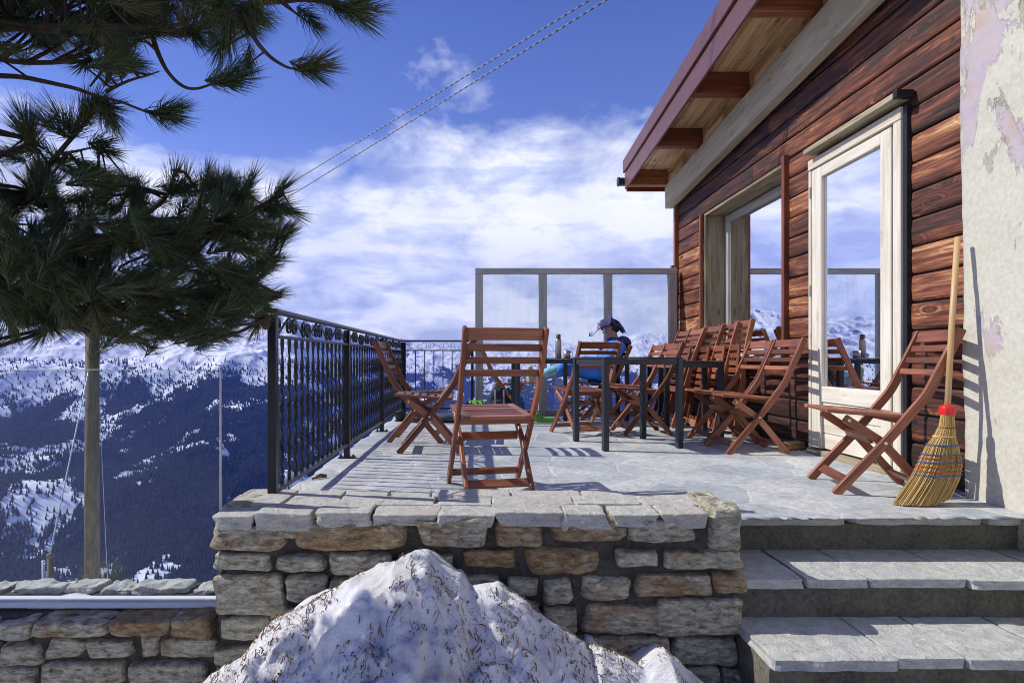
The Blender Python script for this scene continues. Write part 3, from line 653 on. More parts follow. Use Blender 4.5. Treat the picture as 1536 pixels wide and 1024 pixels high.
for row, d in enumerate((.14, .13)):
    x = -1.075 + row * .02
    while x < .98:
        w = min(random.uniform(.16, .42), .985 - x)
        b.blob((x + w / 2, y + d / 2, 0.062 + random.uniform(-.004, .006)), (w / 2 + .002, d / 2 + .012, .034), 12, 24, .018, 9, None, random.uniform(0, .6), .05, zamp=.2); x += w
    y += d
b.build('cap_stones', M['cap'], root, mx=inv)

# low wall on the left
LY = 2.42
low = thing('low_stone_wall', 'lower stone wall carrying the glass windbreak, left of the terrace', 'stone wall', (-2.0, LY, -.4))
inv = Matrix.Translation((2.0, -LY, .4))
b = MB()
for s in [(0,961,60,998,.3),(61,955,125,992,.5),(128,958,202,987,.4),(206,958,234,987,.3),(236,957,322,990,.4),(-4,1000,56,1032,.2),(57,993,186,1030,.4),(191,995,316,1030,.3),(-60,958,-5,994,.4),
          (-70,1000,-8,1034,.4),(60,1036,180,1074,.4),(190,1036,316,1074,.4),(-80,1036,54,1074,.4)]: px_stone(b, *s[:4], Yf=LY, rust=s[4], proud=random.uniform(-.004, .02))
for s in [(-90,930,-4,956,.4),(-2,931,44,958,.2),(48,929,161,953,.4),(164,927,258,951,1.0),(259,925,321,954,.85)]:
    px_stone(b, *s[:4], Yf=LY, depth=.15, proud=.03, rust=s[4])
z = -.52
for x in lin(-3.6, -2.35, 6):
    for zz in (-.98, -.84, -.70, -.56, -.43):
        b.blob((x + random.uniform(-.03, .03), LY + .1, zz), (.115, .1, .062), 6, 6, .01, 7, None, random.random(), .06)
b.build('stonework', M['rock'], low, mx=inv)
b = MB(); rough_box(b, -3.7, -1.0, LY + .03, 2.84, -1.8, -.365, .03, .018)
b.build('mortar', M['mortar'], low, mx=inv)
b = MB()
x = -3.7
while x < -1.10:
    w = random.uniform(.14, .3); b.blob((x + w / 2, 2.76, -.352 + random.uniform(-.010, .010)), (w / 2, .06, .022), 12, 8, .020, 11, None, .3, .12); x += w
b.build('back_stones', M['cap'], low, mx=inv)
snb = grid(lin(-3.7, -1.09, 120), lin(LY + .10, 2.80, 26), lambda x, y: (x, y, -.372 + .018 * mn.fractal(Vector((x * 4, y * 7, 0)), 1, 2, 4) - (.03 if y < LY + .12 else 0)), 'snow_dusting', M['snow'], None)
tag(snb, kind='structure')

gw = thing('glass_windbreak', 'frameless glass panel standing in a white channel on the low wall', 'glass panel', (-2.2, 2.56, -.33))
inv = Matrix.Translation((2.2, -2.56, .33))
b = MB(); b.box(-3.66, -1.125, 2.553, 2.565, -.350, .672, .0015, axis=0); b.build('glass_pane', M['clean'], gw, mx=inv)
b = MB(); b.box(-3.66, -1.10, 2.515, 2.547, -.350, -.334, .004, axis=0); b.box(-3.66, -1.10, 2.571, 2.603, -.350, -.328, .004, axis=0); b.build('channel', M['white'], gw, mx=inv)
b = MB(); b.box(-1.128, -1.1225, 2.551, 2.567, -.325, .674, .0015, axis=2); b.box(-3.66, -1.128, 2.5525, 2.5655, .6722, .6740, .0004, axis=0); b.build('edge_strip', M['wire'], gw, mx=inv)

# steps
st = thing('stone_steps', 'stone steps with concrete risers climbing beside the house to the terrace', 'steps', (1.8, 2.4, -.5))
inv = Matrix.Translation((-1.8, -2.4, .5))
def sl(x): return -.05 * (x - 1.05)   # steps run slightly askew
b = MB()
rough_box(b, 1.055, 2.56, 2.765, 3.0, -.9, -.055, .03, .008)
rough_box(b, 1.055, 2.56, 2.43, 2.80, -.9, -.225, .03, .008)
rough_box(b, 1.055, 2.56, 2.13, 2.46, -.9, -.395, .03, .008)
rough_box(b, 1.055, 2.56, 1.80, 2.16, -.9, -.565, .03, .008)
b.build('riser', M['concrete'], st, mx=inv)
for (yf, yb, zt_) in ((2.385, 2.79, -.178), (2.085, 2.46, -.348), (1.76, 2.16, -.518)):
    b = MB(); x = 1.045
    first = True
    while x < 2.52:
        w = random.uniform(.24, .46); w = min(w, 2.56 - x)
        if 2.56 - x - w < .12: w = 2.56 - x
        fy = yf + random.uniform(-.012, .012)
        b.blob((x + w / 2, (fy + yb) / 2, zt_ - .020), (w / 2 - .0015, (yb - fy) / 2, .020), 20, 30, .014, 8, None, .75 if (x > 2.0 and yf > 2.3) else random.uniform(.0, .4), .012, zamp=.12); x += w
    b.build('tread', M['tread'], st, mx=inv)

# snow pile against the wall
SX = [-1.6,-1.15,-.997,-.875,-.777,-.58,-.386,-.288,-.19,-.068,-.03,.078,.2,.274,.396,.41,.437,.518,.6,.70,.75,.82,1.0,1.3]
SZ = [-.78,-.58,-.467,-.372,-.26,-.150,-.067,-.015,.010,-.062,-.116,-.131,-.192,-.25,-.33,-.36,-.335,-.372,-.41,-.362,-.40,-.467,-.62,-.80]
def snowz(x, y):
    s = float(np.interp(x, SX, SZ)); k = .72 + .1 * mn.noise(Vector((x * 2, 0, 0)))
    d = 2.15 - y
    zz = s - k * d - (0 if d > 0 else .35 * -d - k * -d * 0) if d > 0 else s + .30 * d
    e = min(1, max(0, (zz + .8) * 6))
    p = Vector((x * 5.5, y * 5.5, 0))
    n = .055 * mn.fractal(p, 1.0, 2, 3) + .040 * abs(mn.noise(p * 1.7)) - .030 * abs(mn.noise(p * 3.1 + Vector((3, 3, 3)))) + .010 * mn.noise(p * 5.3) + .007 * mn.noise(p * 11)
    amp = 1.0 if d > .1 else .45
    return max(zz + n * e * amp, -.80)
sn = grid(lin(-1.7, 1.35, 330), lin(.9, 2.40, 170), lambda x, y: (x, y, snowz(x, y)), 'snow_pile', M['snow'])
tag(sn, 'heap of old snow strewn with pine needles against the stone wall', 'snow pile')
b = MB()
for i in range(11000):
    x = random.uniform(-1.15, .95); y = random.uniform(1.35, 2.24)
    if mn.fractal(Vector((x * 3.4, y * 3.4, 7)), 1, 2, 3) < random.uniform(-.40, .40): continue
    z = snowz(x, y)
    if z < -.74: continue
    a = random.uniform(0, math.pi); l = random.choice((.004, .004, .005, .005, .006, .008, .010, .014, .02, .03, .045, .055)) * random.uniform(.7, 1.2)
    dx, dy = math.cos(a) * l / 2, math.sin(a) * l / 2
    p0 = Vector((x - dx, y - dy, snowz(x - dx, y - dy) + .003)); p1 = Vector((x + dx, y + dy, snowz(x + dx, y + dy) + .004 + random.random() * .008))
    mid = (p0 + p1) / 2 + Vector((random.uniform(-.004, .004), 0, .004))
    r_ = .0005 if l > .025 else random.uniform(.0008, .0024)
    b.tube([p0, mid, p1], r_, 3)
tag(b.build('pine_litter', M['litter']), 'fallen brown pine needles and bark bits scattered over the snow heap', 'pine litter', kind='stuff')

# ------------------------------------------------------------------ house
house = thing('wooden_house', 'old timber house with dark log cladding and peeling plaster beside the terrace', 'house', (2.6, 4.5, 0))
HI = Matrix.Translation((-2.6, -4.5, 0))
def hb(b, name, m, parent=house, smooth=False): return b.build(name, m, parent, smooth, HI)
WX = 2.60
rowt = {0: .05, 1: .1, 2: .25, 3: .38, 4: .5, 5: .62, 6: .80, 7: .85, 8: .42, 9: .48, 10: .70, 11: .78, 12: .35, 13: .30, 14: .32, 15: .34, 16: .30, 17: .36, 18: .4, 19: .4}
def log(b, k, y0, y1, tint):
    z0 = .06 + .166 * k; n = max(3, int((y1 - y0) / .05)); off = random.random() * 40; offz = random.random() * 40
    prof = [(0.012, 0.004), (-.009, .007), (-.015, .018), (-.0185, .083), (-.016, .146), (-.010, .158), (0.012, .1615)]
    vs = []; gc = []; fs = []
    for i in range(n + 1):
        y = y0 + (y1 - y0) * i / n
        wob = .004 * mn.noise(Vector((y * 1.7, k * 3.3, 0))); wz = .0045 * mn.noise(Vector((y * 1.3, k * 5.1, 9)))
        for (dx, dz) in prof:
            vs.append((WX + dx + wob + .0025 * mn.noise(Vector((y * 6, dz * 40, k))), y, z0 + dz + wz)); gc.append((y + off, dx + offz, dz + offz))
    m = len(prof)
    for i in range(n):
        for j in range(m - 1):
            a = i * m + j; fs.append((a, a + 1, a + m + 1, a + m))
    fs.append(tuple(range(m))); fs.append(tuple(n * m + j for j in reversed(range(m))))
    b._add(vs, fs, gc, tint)
DY0, DY1, DZ = 3.50, 4.52, 2.24
WY0, WY1, WZ0, WZ1 = 4.93, 6.74, .70, 2.385
b = MB()
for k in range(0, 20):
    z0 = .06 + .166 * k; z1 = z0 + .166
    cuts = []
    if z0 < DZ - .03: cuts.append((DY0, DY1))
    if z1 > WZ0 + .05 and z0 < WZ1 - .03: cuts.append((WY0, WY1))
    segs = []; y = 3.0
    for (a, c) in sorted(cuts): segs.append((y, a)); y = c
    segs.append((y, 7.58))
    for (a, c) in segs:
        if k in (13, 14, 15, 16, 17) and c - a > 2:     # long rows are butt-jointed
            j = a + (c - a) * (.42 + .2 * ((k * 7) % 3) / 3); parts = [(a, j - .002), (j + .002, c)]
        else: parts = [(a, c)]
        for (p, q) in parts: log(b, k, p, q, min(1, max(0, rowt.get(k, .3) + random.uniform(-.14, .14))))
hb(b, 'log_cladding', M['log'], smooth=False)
b = MB()     # wall core behind the logs, with real openings
for (y0, y1, z0, z1) in ((3.0, DY0, -3, 3.45), (DY0, DY1, DZ, 3.45), (DY0, DY1, -3, .0), (DY1, WY0, -3, 3.45), (WY0, WY1, WZ1, 3.45), (WY0, WY1, -3, WZ0), (WY1, 7.6, -3, 3.45)):
    b.box(2.607, 2.86, y0, y1, z0, z1, .001)
b.box(2.86, 7.0, 7.3, 7.6, -3, 3.4, .001); 
hb(b, 'wall_core', M['dark'])
# interior room seen through the panes
b = MB(); b.box(6.2, 6.3, 3.0, 7.3, 0, 3.1, .001); b.box(2.87, 6.2, 2.9, 3.0, 0, 3.1, .001); b.box(2.87, 6.2, 3.0, 7.3, 2.9, 3.0, .001); b.box(2.87, 6.2, 3.0, 7.3, -.05, .0, .001)
hb(b, 'room_lining', m_plain('brown_room_lining', (0.06, 0.038, 0.026), .7))
# plaster block in front
def plf(u, v):
    x = 2.545 + .010 * mn.fractal(Vector((0, u * 2.2, v * 2.2)), 1, 2, 3) + .003 * mn.noise(Vector((0, u * 14, v * 14)))
    return (x, u + (.012 * mn.noise(Vector((v * 2.3, 0, 5))) + .004 * mn.noise(Vector((v * 9, 0, 5))) if u > 3.06 else 0) + (0.045 * (v / 3.4) if u > 3.0 else 0), v)
vs_y = lin(.8, 3.07, 90); vs_z = lin(-.8, 3.6, 170)
V_ = [plf(y, z) for z in vs_z for y in vs_y]; Fs = []
n = len(vs_y)
for j in range(len(vs_z) - 1):
    for i in range(n - 1):
        a = j * n + i; Fs.append((a, a + n, a + n + 1, a + 1))
o = len(V_)
V_ += [(2.64, V_[j * n + n - 1][1] + .005, V_[j * n + n - 1][2]) for j in range(len(vs_z))]
for j in range(len(vs_z) - 1): Fs.append((j * n + n - 1, (j + 1) * n + n - 1, o + j + 1, o + j))
b = MB(); b._add(V_, Fs); hb(b, 'plaster_wall', M['plaster'], smooth=True)
b = MB(); b.box(2.66, 7.0, .8, 3.0, -.8, 3.6, .002); hb(b, 'plaster_core', M['dark'])
b = MB(); b.box(2.535, 2.62, 7.585, 7.64, 0, 2.86, .004); b.box(2.50, 2.56, 7.60, 7.66, 0, 1.93, .004); hb(b, 'corner_board', M['trim'])

def rz_(Y, z): return z + .068 * (7.9 - Y)
# gable beam under the verge
b = MB(); b.sweep([(2.50, 7.72, rz_(7.72, 2.825)), (2.50, 5.35, rz_(5.35, 2.825))], .10, .30, (0, 0, 1), .006, .92)
b.sweep([(2.50, 5.345, rz_(5.345, 2.825)), (2.50, 1.6, rz_(1.6, 2.825))], .10, .30, (0, 0, 1), .006, .8); hb(b, 'verge_beam', M['greywood'])
b = MB()
RY = [7.82, 6.62, 5.49, 4.33, 3.15, 2.0]
for i in range(5):
    b.sweep([(2.53, RY[i] - .06, rz_(RY[i], 3.09)), (2.53, RY[i + 1] + .06, rz_(RY[i + 1], 3.09))], .05, .235, (0, 0, 1), .003, .35)
    y = (RY[i] + RY[i + 1]) / 2
    b.sweep([(2.47, y + .30, rz_(y + .30, 3.015)), (2.47, y - .14, rz_(y - .14, 3.015))], .04, .06, (0, 0, 1), .003, .6)
hb(b, 'blocking_board', M['soffit'])
roof = bpy.data.objects.new('roof', None); COL.objects.link(roof); roof.parent = house; roof.location = (-.3, 0, 3.2)
RI = Matrix.Translation((-2.3, -4.5, -3.2))
for y in RY:
    b = MB(); b.sweep([(2.0, y, rz_(y, 3.115)), (2.60, y, rz_(y, 3.115))], .10, .20, (0, 0, 1), .004, random.random()); b.build('rafter', M['rafter'], roof, mx=RI)
b = MB(); x = 2.0
for i in range(7):
    b.sweep([(x + .048, 7.9, rz_(7.9, 3.225)), (x + .048, 1.5, rz_(1.5, 3.225))], .093, .02, (0, 0, 1), .003, random.random()); x += .095
b.build('soffit', M['soffit'], roof, mx=RI)
b = MB(); b.sweep([(1.985, 7.93, rz_(7.93, 3.115)), (1.985, 1.5, rz_(1.5, 3.115))], .022, .215, (0, 0, 1), .003)
b.sweep([(1.965, 7.94, rz_(7.94, 3.315)), (1.965, 1.5, rz_(1.5, 3.315))], .03, .17, (0, 0, 1), .003)
b.build('fascia', M['roofmetal'], roof, mx=RI)
b = MB(); b.sweep([(4.5, 7.95, rz_(7.95, 3.32)), (4.5, 1.5, rz_(1.5, 3.32))], 5.03, .13, (0, 0, 1), .003); b.build('roof_deck', M['roofmetal'], roof, mx=RI)
b = MB(); b.box(2.0, 7.0, 7.925, 7.945, 2.98, 3.24, .002); b.build('eave_board', M['rafter'], roof, mx=RI)
b = MB(); b.tube([(1.90, 8.0, 3.13), (7.0, 8.0, 3.13)], .055, 14); b.tube([(1.895, 8.0, 3.13), (1.915, 8.0, 3.13)], .062, 14); b.build('gutter', M['darkmetal'], roof, mx=RI)

# door
door = bpy.data.objects.new('door', None); COL.objects.link(door); door.parent = house; door.location = (-.05, -.42, 0)
DI = Matrix.Translation((-2.55, -4.08, 0))
b = MB()
b.box(2.54, 2.66, 3.535, 3.60, 0, 2.16, .004, tint=.62); b.box(2.545, 2.66, 4.50, 4.53, 0, 2.16, .004, tint=.5); b.box(2.54, 2.66, 3.535, 4.53, 2.165, 2.24, .004, tint=.3)
b.build('door_frame', M['doorwood'], door, mx=DI)
b = MB()   # dark strip painting in the shade on the frame's near side
b.box(2.555, 2.60, 3.503, 3.533, 0, 2.24, .003); b.build('frame_shade_strip', M['darkmetal'], door, mx=DI)
b = MB(); b.sweep([(2.525, 4.47, 2.285), (2.525, 3.50, 2.285)], .11, .040, (0, 0, 1), .004, .45); b.build('drip_board', M['greywood'], door, mx=DI)
b = MB(); b.box(2.465, 2.575, 3.462, 3.497, 2.262, 2.312, .004); b.build('drip_cap', M['darkmetal'], door, mx=DI)
leaf = MB()
leaf.box(2.55, 2.605, 3.63, 3.728, .05, 2.155, .004, tint=.7); leaf.box(2.55, 2.605, 4.37, 4.495, .05, 2.155, .004, tint=.62)
leaf.box(2.551, 2.604, 3.730, 4.368, 2.075, 2.155, .004, tint=.6); leaf.box(2.551, 2.604, 3.730, 4.368, .40, .515, .004, tint=.75)
for z in (.055, .17, .285): leaf.box(2.562, 2.60, 3.730, 4.368, z, z + .112, .005, tint=.65)
lf = leaf.build('door_leaf', M['doorwood'], door, mx=DI)
b = MB(); b.box(2.575, 2.590, 3.730, 4.368, .517, 2.073, .001, axis=2); b.build('pane', M['pane'], lf, mx=DI)
for z in (.65, 1.2, 1.95):
    b = MB(); b.tube([(2.545, 4.502, z), (2.545, 4.502, z + .085)], .008, 8); b.build('hinge', M['steel'], door, mx=DI)
b = MB(); b.box(2.53, 2.66, 3.50, 4.53, -.02, .04, .004); b.build('threshold', M['greywood'], door, mx=DI)

# window
win = bpy.data.objects.new('window', None); COL.objects.link(win); win.parent = house; win.location = (0, 1.33, 1.5)
WI = Matrix.Translation((-2.6, -5.83, -1.5))
b = MB(); b.box(2.54, 2.625, 4.885, 4.928, .62, 2.42, .004); b.build('window_trim', M['trim'], win, mx=WI)
b = MB(); b.box(2.545, 2.62, 6.742, 6.775, .68, 2.375, .003); b.build('window_trim', M['trim'], win, mx=WI)
b = MB(); b.box(2.59, 2.86, 6.705, 6.738, WZ0 + .04, WZ1 - .035, .003, axis=2, tint=.08); b.box(2.59, 2.86, 4.932, 4.962, WZ0 + .04, WZ1 - .035, .003, axis=2, tint=.3)
b.box(2.59, 2.86, 4.932, 6.738, WZ1 - .032, WZ1 - .003, .003, axis=1, tint=.15); b.box(2.53, 2.86, 4.932, 6.738, WZ0, WZ0 + .037, .003, axis=1, tint=.5)
b.build('window_reveal', M['greywood'], win, mx=WI)
b = MB(); b.box(2.815, 2.86, 6.64, 6.702, WZ0 + .04, WZ1 - .04, .004, tint=.5); b.box(2.815, 2.86, 4.965, 5.03, WZ0 + .04, WZ1 - .04, .004, tint=.5)
b.box(2.816, 2.859, 5.032, 6.638, WZ1 - .125, WZ1 - .042, .004, tint=.4); b.box(2.816, 2.859, 5.032, 6.638, WZ0 + .042, WZ0 + .12, .004, tint=.5)
b.build('window_frame', M['screenwood'], win, mx=WI)
b = MB(); b.box(2.835, 2.848, 5.032, 6.638, WZ0 + .12, WZ1 - .127, .001, axis=2); b.build('pane', M['pane'], win, mx=WI)

# ------------------------------------------------------------------ windscreen
ws = thing('glass_windscreen', 'tall glass windscreen with grey wooden posts closing the far end of the terrace', 'windscreen', (1.25, 7.5, 0))
SI = Matrix.Translation((-1.25, -7.5, 0)); SY = 7.5
xs_ = [eos(p, SY) for p in (718.5, 814, 911.5, 1008)]
for x in xs_:
    b = MB(); b.box(x - .05, x + .05, SY - .05, SY + .05, .0, 1.80, .004); b.build('post', M['screenwood'], ws, mx=SI)
b = MB(); b.box(xs_[0] - .05, xs_[3] + .05, SY - .052, SY + .052, 1.802, 1.872, .004); b.build('top_bar', M['screenwood'], ws, mx=SI)
b = MB()
for i in range(3): b.box(xs_[i] + .052, xs_[i + 1] - .052, SY - .045, SY + .045, .0, .062, .004)
b.build('bottom_bar', M['screenwood'], ws, mx=SI)
for i in range(3):
    b = MB(); b.box(xs_[i] + .052, xs_[i + 1] - .052, SY - .004, SY + .004, .063, 1.80, .001, axis=2); b.build('pane', M['clear'], ws, mx=SI)

# ------------------------------------------------------------------ railings
def spiral(b, c, r, d, u, nrm, a0, turns, wdt=.014, thk=.005):
    pts = []; n = int(20 * turns)
    for i in range(n + 1):
        t = i / n; a = a0 + d * t * turns * 2 * math.pi; q = r * (1 - t * .78)
        pts.append(Vector(c) + Vector(u) * math.cos(a) * q + Vector((0, 0, 1)) * math.sin(a) * q)
    return pts
def s_scroll(b, c, u, w, h, sg, wdt, thk):
    """S shaped flat bar with two spiral ends, in the plane (u, z)"""
    u = Vector(u); Zv = Vector((0, 0, 1)) * sg; nrm = u.cross(Vector((0, 0, 1)))
    r = h * .47; c1 = Vector(c) - u * (w / 2 - r); c2 = Vector(c) + u * (w / 2 - r); pts = []; n = 26; T = 2.9 * math.pi
    for i in range(n + 1):        # out of spiral 1, clockwise, leaving at its top
        t = 1 - i / n; a = math.pi * .5 + T * t; q = r * (1 - t * .72)
        pts.append(c1 + u * math.cos(a) * q + Zv * math.sin(a) * q)
    for i in range(n + 1):        # into spiral 2, counter-clockwise, arriving at its bottom
        t = i / n; a = -math.pi * .5 + T * t; q = r * (1 - t * .72)
        pts.append(c2 + u * math.cos(a) * q + Zv * math.sin(a) * q)
    b.sweep(pts, 0, 0, nrm, prof=[(thk / 2, wdt / 2), (-thk / 2, wdt / 2), (-thk / 2, -wdt / 2), (thk / 2, -wdt / 2)])
def railing(A, B, npost, nbal, root, inv, fine=False, nsc=6, last=True, nomid=False):
    A = Vector(A); B = Vector(B); u = (B - A).normalized(); Ln = (B - A).length
    side = u.cross(Vector((0, 0, 1)))
    pos = [A + u * Ln * i / (npost - 1) for i in range(npost)]
    for i, p in enumerate(pos):
        if i == npost - 1 and not last: continue
        b = MB(); w = .04 if not fine else .034
        b.sweep([p + Vector((0, 0, -.0)), p + Vector((0, 0, .925))], w, w, u, .003); 
        pst = b.build('post', M['iron'], root, mx=inv)
        b = MB(); b.sweep([p + Vector((0, 0, .002)), p + Vector((0, 0, .012))], .12, .07, u, .003)
        for s in (-1, 1): b.tube([p + side * .045 * s + Vector((0, 0, .012)), p + side * .045 * s + Vector((0, 0, .026))], .007, 6)
        b.build('base_plate', M['iron'], pst, mx=inv)
    b = MB(); b.sweep([A + Vector((0, 0, .943)) - u * .02, B + Vector((0, 0, .943)) + u * .02], .05 if not fine else .035, .022, (0, 0, 1), .005); b.build('handrail', M['iron'], root, mx=inv)
    for i in range(npost - 1):
        P0 = pos[i] + u * .022; P1 = pos[i + 1] - u * .022
        for z, t, nm in ((.825, .014, 'middle_rail'), (.10, .022, 'bottom_rail')):
            b = MB(); b.sweep([P0 + Vector((0, 0, z)), P1 + Vector((0, 0, z))], .03 if not fine else .02, t, (0, 0, 1), .002); b.build(nm, M['iron'], root, mx=inv)
        Lb = (P1 - P0).length
        for k in range(nbal):
            q = P0 + u * Lb * (k + 1) / (nbal + 1)
            b = MB(); pts = [q + Vector((0, 0, .112 + .705 * j / 40)) for j in range(41)]
            if fine: b.tube([pts[0], pts[-1]], .006, 6)
            else: b.sweep(pts, 0, 0, u, prof=[(.0085, .0045), (-.0085, .0045), (-.0085, -.0045), (.0085, -.0045)], twist=17)
            b.build('baluster', M['iron'], root, mx=inv)
        b = MB(); wsc = Lb / nsc
        for k in range(nsc):
            c = P0 + u * (wsc * (k + .5)) + Vector((0, 0, .882))
            s_scroll(b, c, u, wsc * .98, .092, 1 if k % 2 else -1, .012 if not fine else .006, .0045)
        b.build('scroll_panel', M['iron'], root, mx=inv)
rl = thing('iron_railing', 'long black wrought-iron railing with scrolls along the valley side', 'railing', (-.957, 5.0, 0))
RYs = (2.73, 7.32)
railing((-.957, 2.73, 0), (-.957, 7.34, 0), 4, 13, rl, Matrix.Translation((.957, -5.0, 0)), nsc=6)
rl2 = thing('iron_railing', 'short thin iron railing across the far end, left of the windscreen', 'railing', (-.5, 7.36, 0))
railing((-.93, 7.36, 0), (-.08, 7.36, 0), 2, 6, rl2, Matrix.Translation((.5, -7.36, 0)), fine=True, nsc=3)
# ------------------------------------------------------------------ folding chairs
def catmull(P, n=5):
    P = [Vector(p) for p in P]; Q = [P[0] * 2 - P[1]] + P + [P[-1] * 2 - P[-2]]; out = []
    for i in range(1, len(Q) - 2):
        for k in range(n):
            t = k / n; a, b_, c, d = Q[i - 1:i + 3]
            out.append(.5 * ((2 * b_) + (c - a) * t + (2 * a - 5 * b_ + 4 * c - d) * t * t + (3 * b_ - a - 3 * c + d) * t ** 3))
    out.append(Q[-2]); return out
# local frame: origin on the floor midway between the FRONT feet, +x points to the back of the chair, y across
def chair(folded=False):
    r = bpy.data.objects.new('folding_chair', None); COL.objects.link(r); r.empty_display_size = .1
    hw = .205
    if not folded:
        post = [(0, 0), (.115, .137), (.235, .28), (.345, .425), (.425, .535), (.475, .64), (.53, .76), (.58, .875)]
        legp = [(.055, .405), (.235, .28), (.47, .0)]
        seat0, seat1 = Vector((-.035, 0, .443)), Vector((.405, 0, .412))
    else:
        post = [(0, 0), (.02, .18), (.035, .35), (.05, .50), (.055, .60), (.075, .74), (.10, .88), (.125, 1.0)]
        legp = [(.085, .50), (.062, .34), (.055, .02)]
        seat0, seat1 = Vector((.005, 0, .34)), Vector((.02, 0, .78))
    def side(y, w, pts, t=.022): return [(p[0], y, p[1]) for p in pts]
    for s in (-1, 1):
        b = MB(); P = catmull(side(s * hw, 0, post)); 
        b.sweep(P, .022, .046, (-.7, 0, .7), .004); b.build('back_post', M['chair'], r)
        b = MB(); b.sweep(side(s * (hw - .032), 0, legp), .022, .044, (-.7, 0, -.7), .004); b.build('leg', M['chair'], r)
    def pp(f):    # point on the post by height
        for (x0, z0), (x1, z1) in zip(post, post[1:]):
            if z0 <= f <= z1: t = (f - z0) / (z1 - z0); return x0 + (x1 - x0) * t
        return post[-1][0]
    zs = ((.648, .034), (.712, .034), (.776, .036), (.842, .062)) if not folded else ((.765, .034), (.83, .034), (.895, .036), (.962, .062))
    for z, h in zs:
        b = MB(); x = pp(z); P = [(x + .016 * (1 - (2 * t - 1) ** 2) - .004, -hw + .012 + (2 * hw - .024) * t, z) for t in (0, .14, .28, .42, .58, .72, .86, 1)]
        b.sweep(P, .014, h, (.30, 0, 1), .003); b.build('back_slat', M['chair'], r)
    # seat: frame boards with slats running across
    b = MB(); d = (seat1 - seat0); n = Vector((-d.z, 0, d.x)).normalized()
    if n.z < 0 and not folded: n = -n
    sh = hw - .045 if not folded else hw - .04
    for s in (-1, 1): b.sweep([seat0 + Vector((0, s * (sh + .012), 0)), seat1 + Vector((0, s * (sh + .012), 0))], .042, .020, n, .003)
    for i in range(7):
        w = .055 if i in (0, 6) else .042
        t = (.065, .22, .36, .50, .64, .78, .935)[i]; c = seat0 + d * t
        b.sweep([c + Vector((0, -sh + .010, 0)), c + Vector((0, sh - .010, 0))], w, .016, n, .003)
    b.sweep([seat0 + d * .86 - n * .026 + Vector((0, -hw + .012, 0)), seat0 + d * .86 - n * .026 + Vector((0, hw - .012, 0))], .02, .034, n, .003)
    b.build('seat', M['chair'], r)
    li = hw - .045
    def st(x, z, w, up, y=hw - .012):
        b = MB(); b.sweep([(x, -y, z), (x, y, z)], .018, w, up, .003); b.build('stretcher', M['chair'], r)
    if not folded:
        st(.062, .072, .05, (.7, 0, .7)); st(.408, .072, .046, (-.7, 0, .7), li); st(.182, .292, .046, (-.45, 0, .8), li)
    else:
        st(.012, .07, .05, (0, 0, 1)); st(.06, .10, .046, (0, 0, 1), li); st(.07, .40, .046, (0, 0, 1), li)
    bl = [(.235, .28), (.075, .392)] if not folded else [(.045, .34), (.075, .47)]
    for (x, z) in bl:
        for s in (-1, 1):
            yb = s * (hw + .012) if (x, z) == bl[0] else s * (hw - .020)
            b = MB(); b.tube([(x, yb - .003, z), (x, yb + .003, z)], .008, 10); b.build('bolt', M['bolt'], r)
    return r
def copy_tree(o, parent=None):
    c = o.copy(); COL.objects.link(c); c.parent = parent
    for ch in list(o.children): copy_tree(ch, c)
    return c
proto = chair(); used = False
fproto = chair(True)
for ch in fproto.children: ch.data.transform(Matrix.Scale(1.10, 4, (0, 0, 1)))
fused = False
GR = 'reddish-brown slatted folding chairs on the terrace'
def place(x, y, face_deg, label, lean=0.0, folded=False, side=0.0, z=0.0):
    """x, y: midpoint of the front feet; face_deg: heading of the backrest direction (0 = +X)"""
    global used, fused
    if folded: o = fproto if not fused else copy_tree(fproto); fused = True
    else: o = proto if not used else copy_tree(proto); used = True
    o.location = (x, y, z); o.rotation_euler = (side, lean, R(face_deg))
    tag(o, label, 'chair', GR if not folded else 'folded chairs leaning on the house wall'); return o
place(.0255, 3.455, -79, 'empty chair seen from behind, nearest the camera at the middle of the stone wall')
place(-.62, 4.66, 3, 'chair nearest the long railing, its back to the middle and facing the valley')
place(-.30, 5.20, 177, 'chair with its back to the long railing, behind the chair that faces the valley')
place(.60, 7.06, 180, 'chair at the far table with the sitting person\'s feet resting on its seat')
place(.905, 5.86, -70, 'chair seen from behind between the front table and the far table')
place(1.20, 7.06, 0, 'chair carrying the person in the blue ski suit')
place(1.42, 6.46, 0, 'chair right of the far table, behind the one tucked up to the front table')
place(1.345, 5.70, 4, 'chair just behind the front table, facing the valley, before the stacked chairs')
place(1.875, 4.62, 0, 'nearer chair of the overlapping pair between the front table and the door')
place(1.90, 5.12, 0, 'farther chair of the overlapping pair, half hidden behind its neighbour')
place(1.941, 3.32, -13, 'lone chair beside the broom, in front of the glazed door')
def fold(xf, y, top, label, z=0): 
    place(xf, y, 0, label, lean=math.asin(min(.5, max(-.1, (top - xf - .15) / 1.1))), folded=True)
fold(2.10, 6.88, 2.46, 'folded chair leaning on the wall, farthest left of the row')
fold(2.02, 6.32, 2.40, 'folded chair leaning on the wall, second from the left, its raised seat showing')
fold(2.17, 6.08, 2.49, 'folded chair leaning on the wall, in the middle of the row')
fold(2.26, 5.84, 2.53, 'folded chair leaning on the wall under the window, second from the right')
fold(2.36, 5.62, 2.56, 'folded chair leaning on the wall, highest and farthest right of the row')

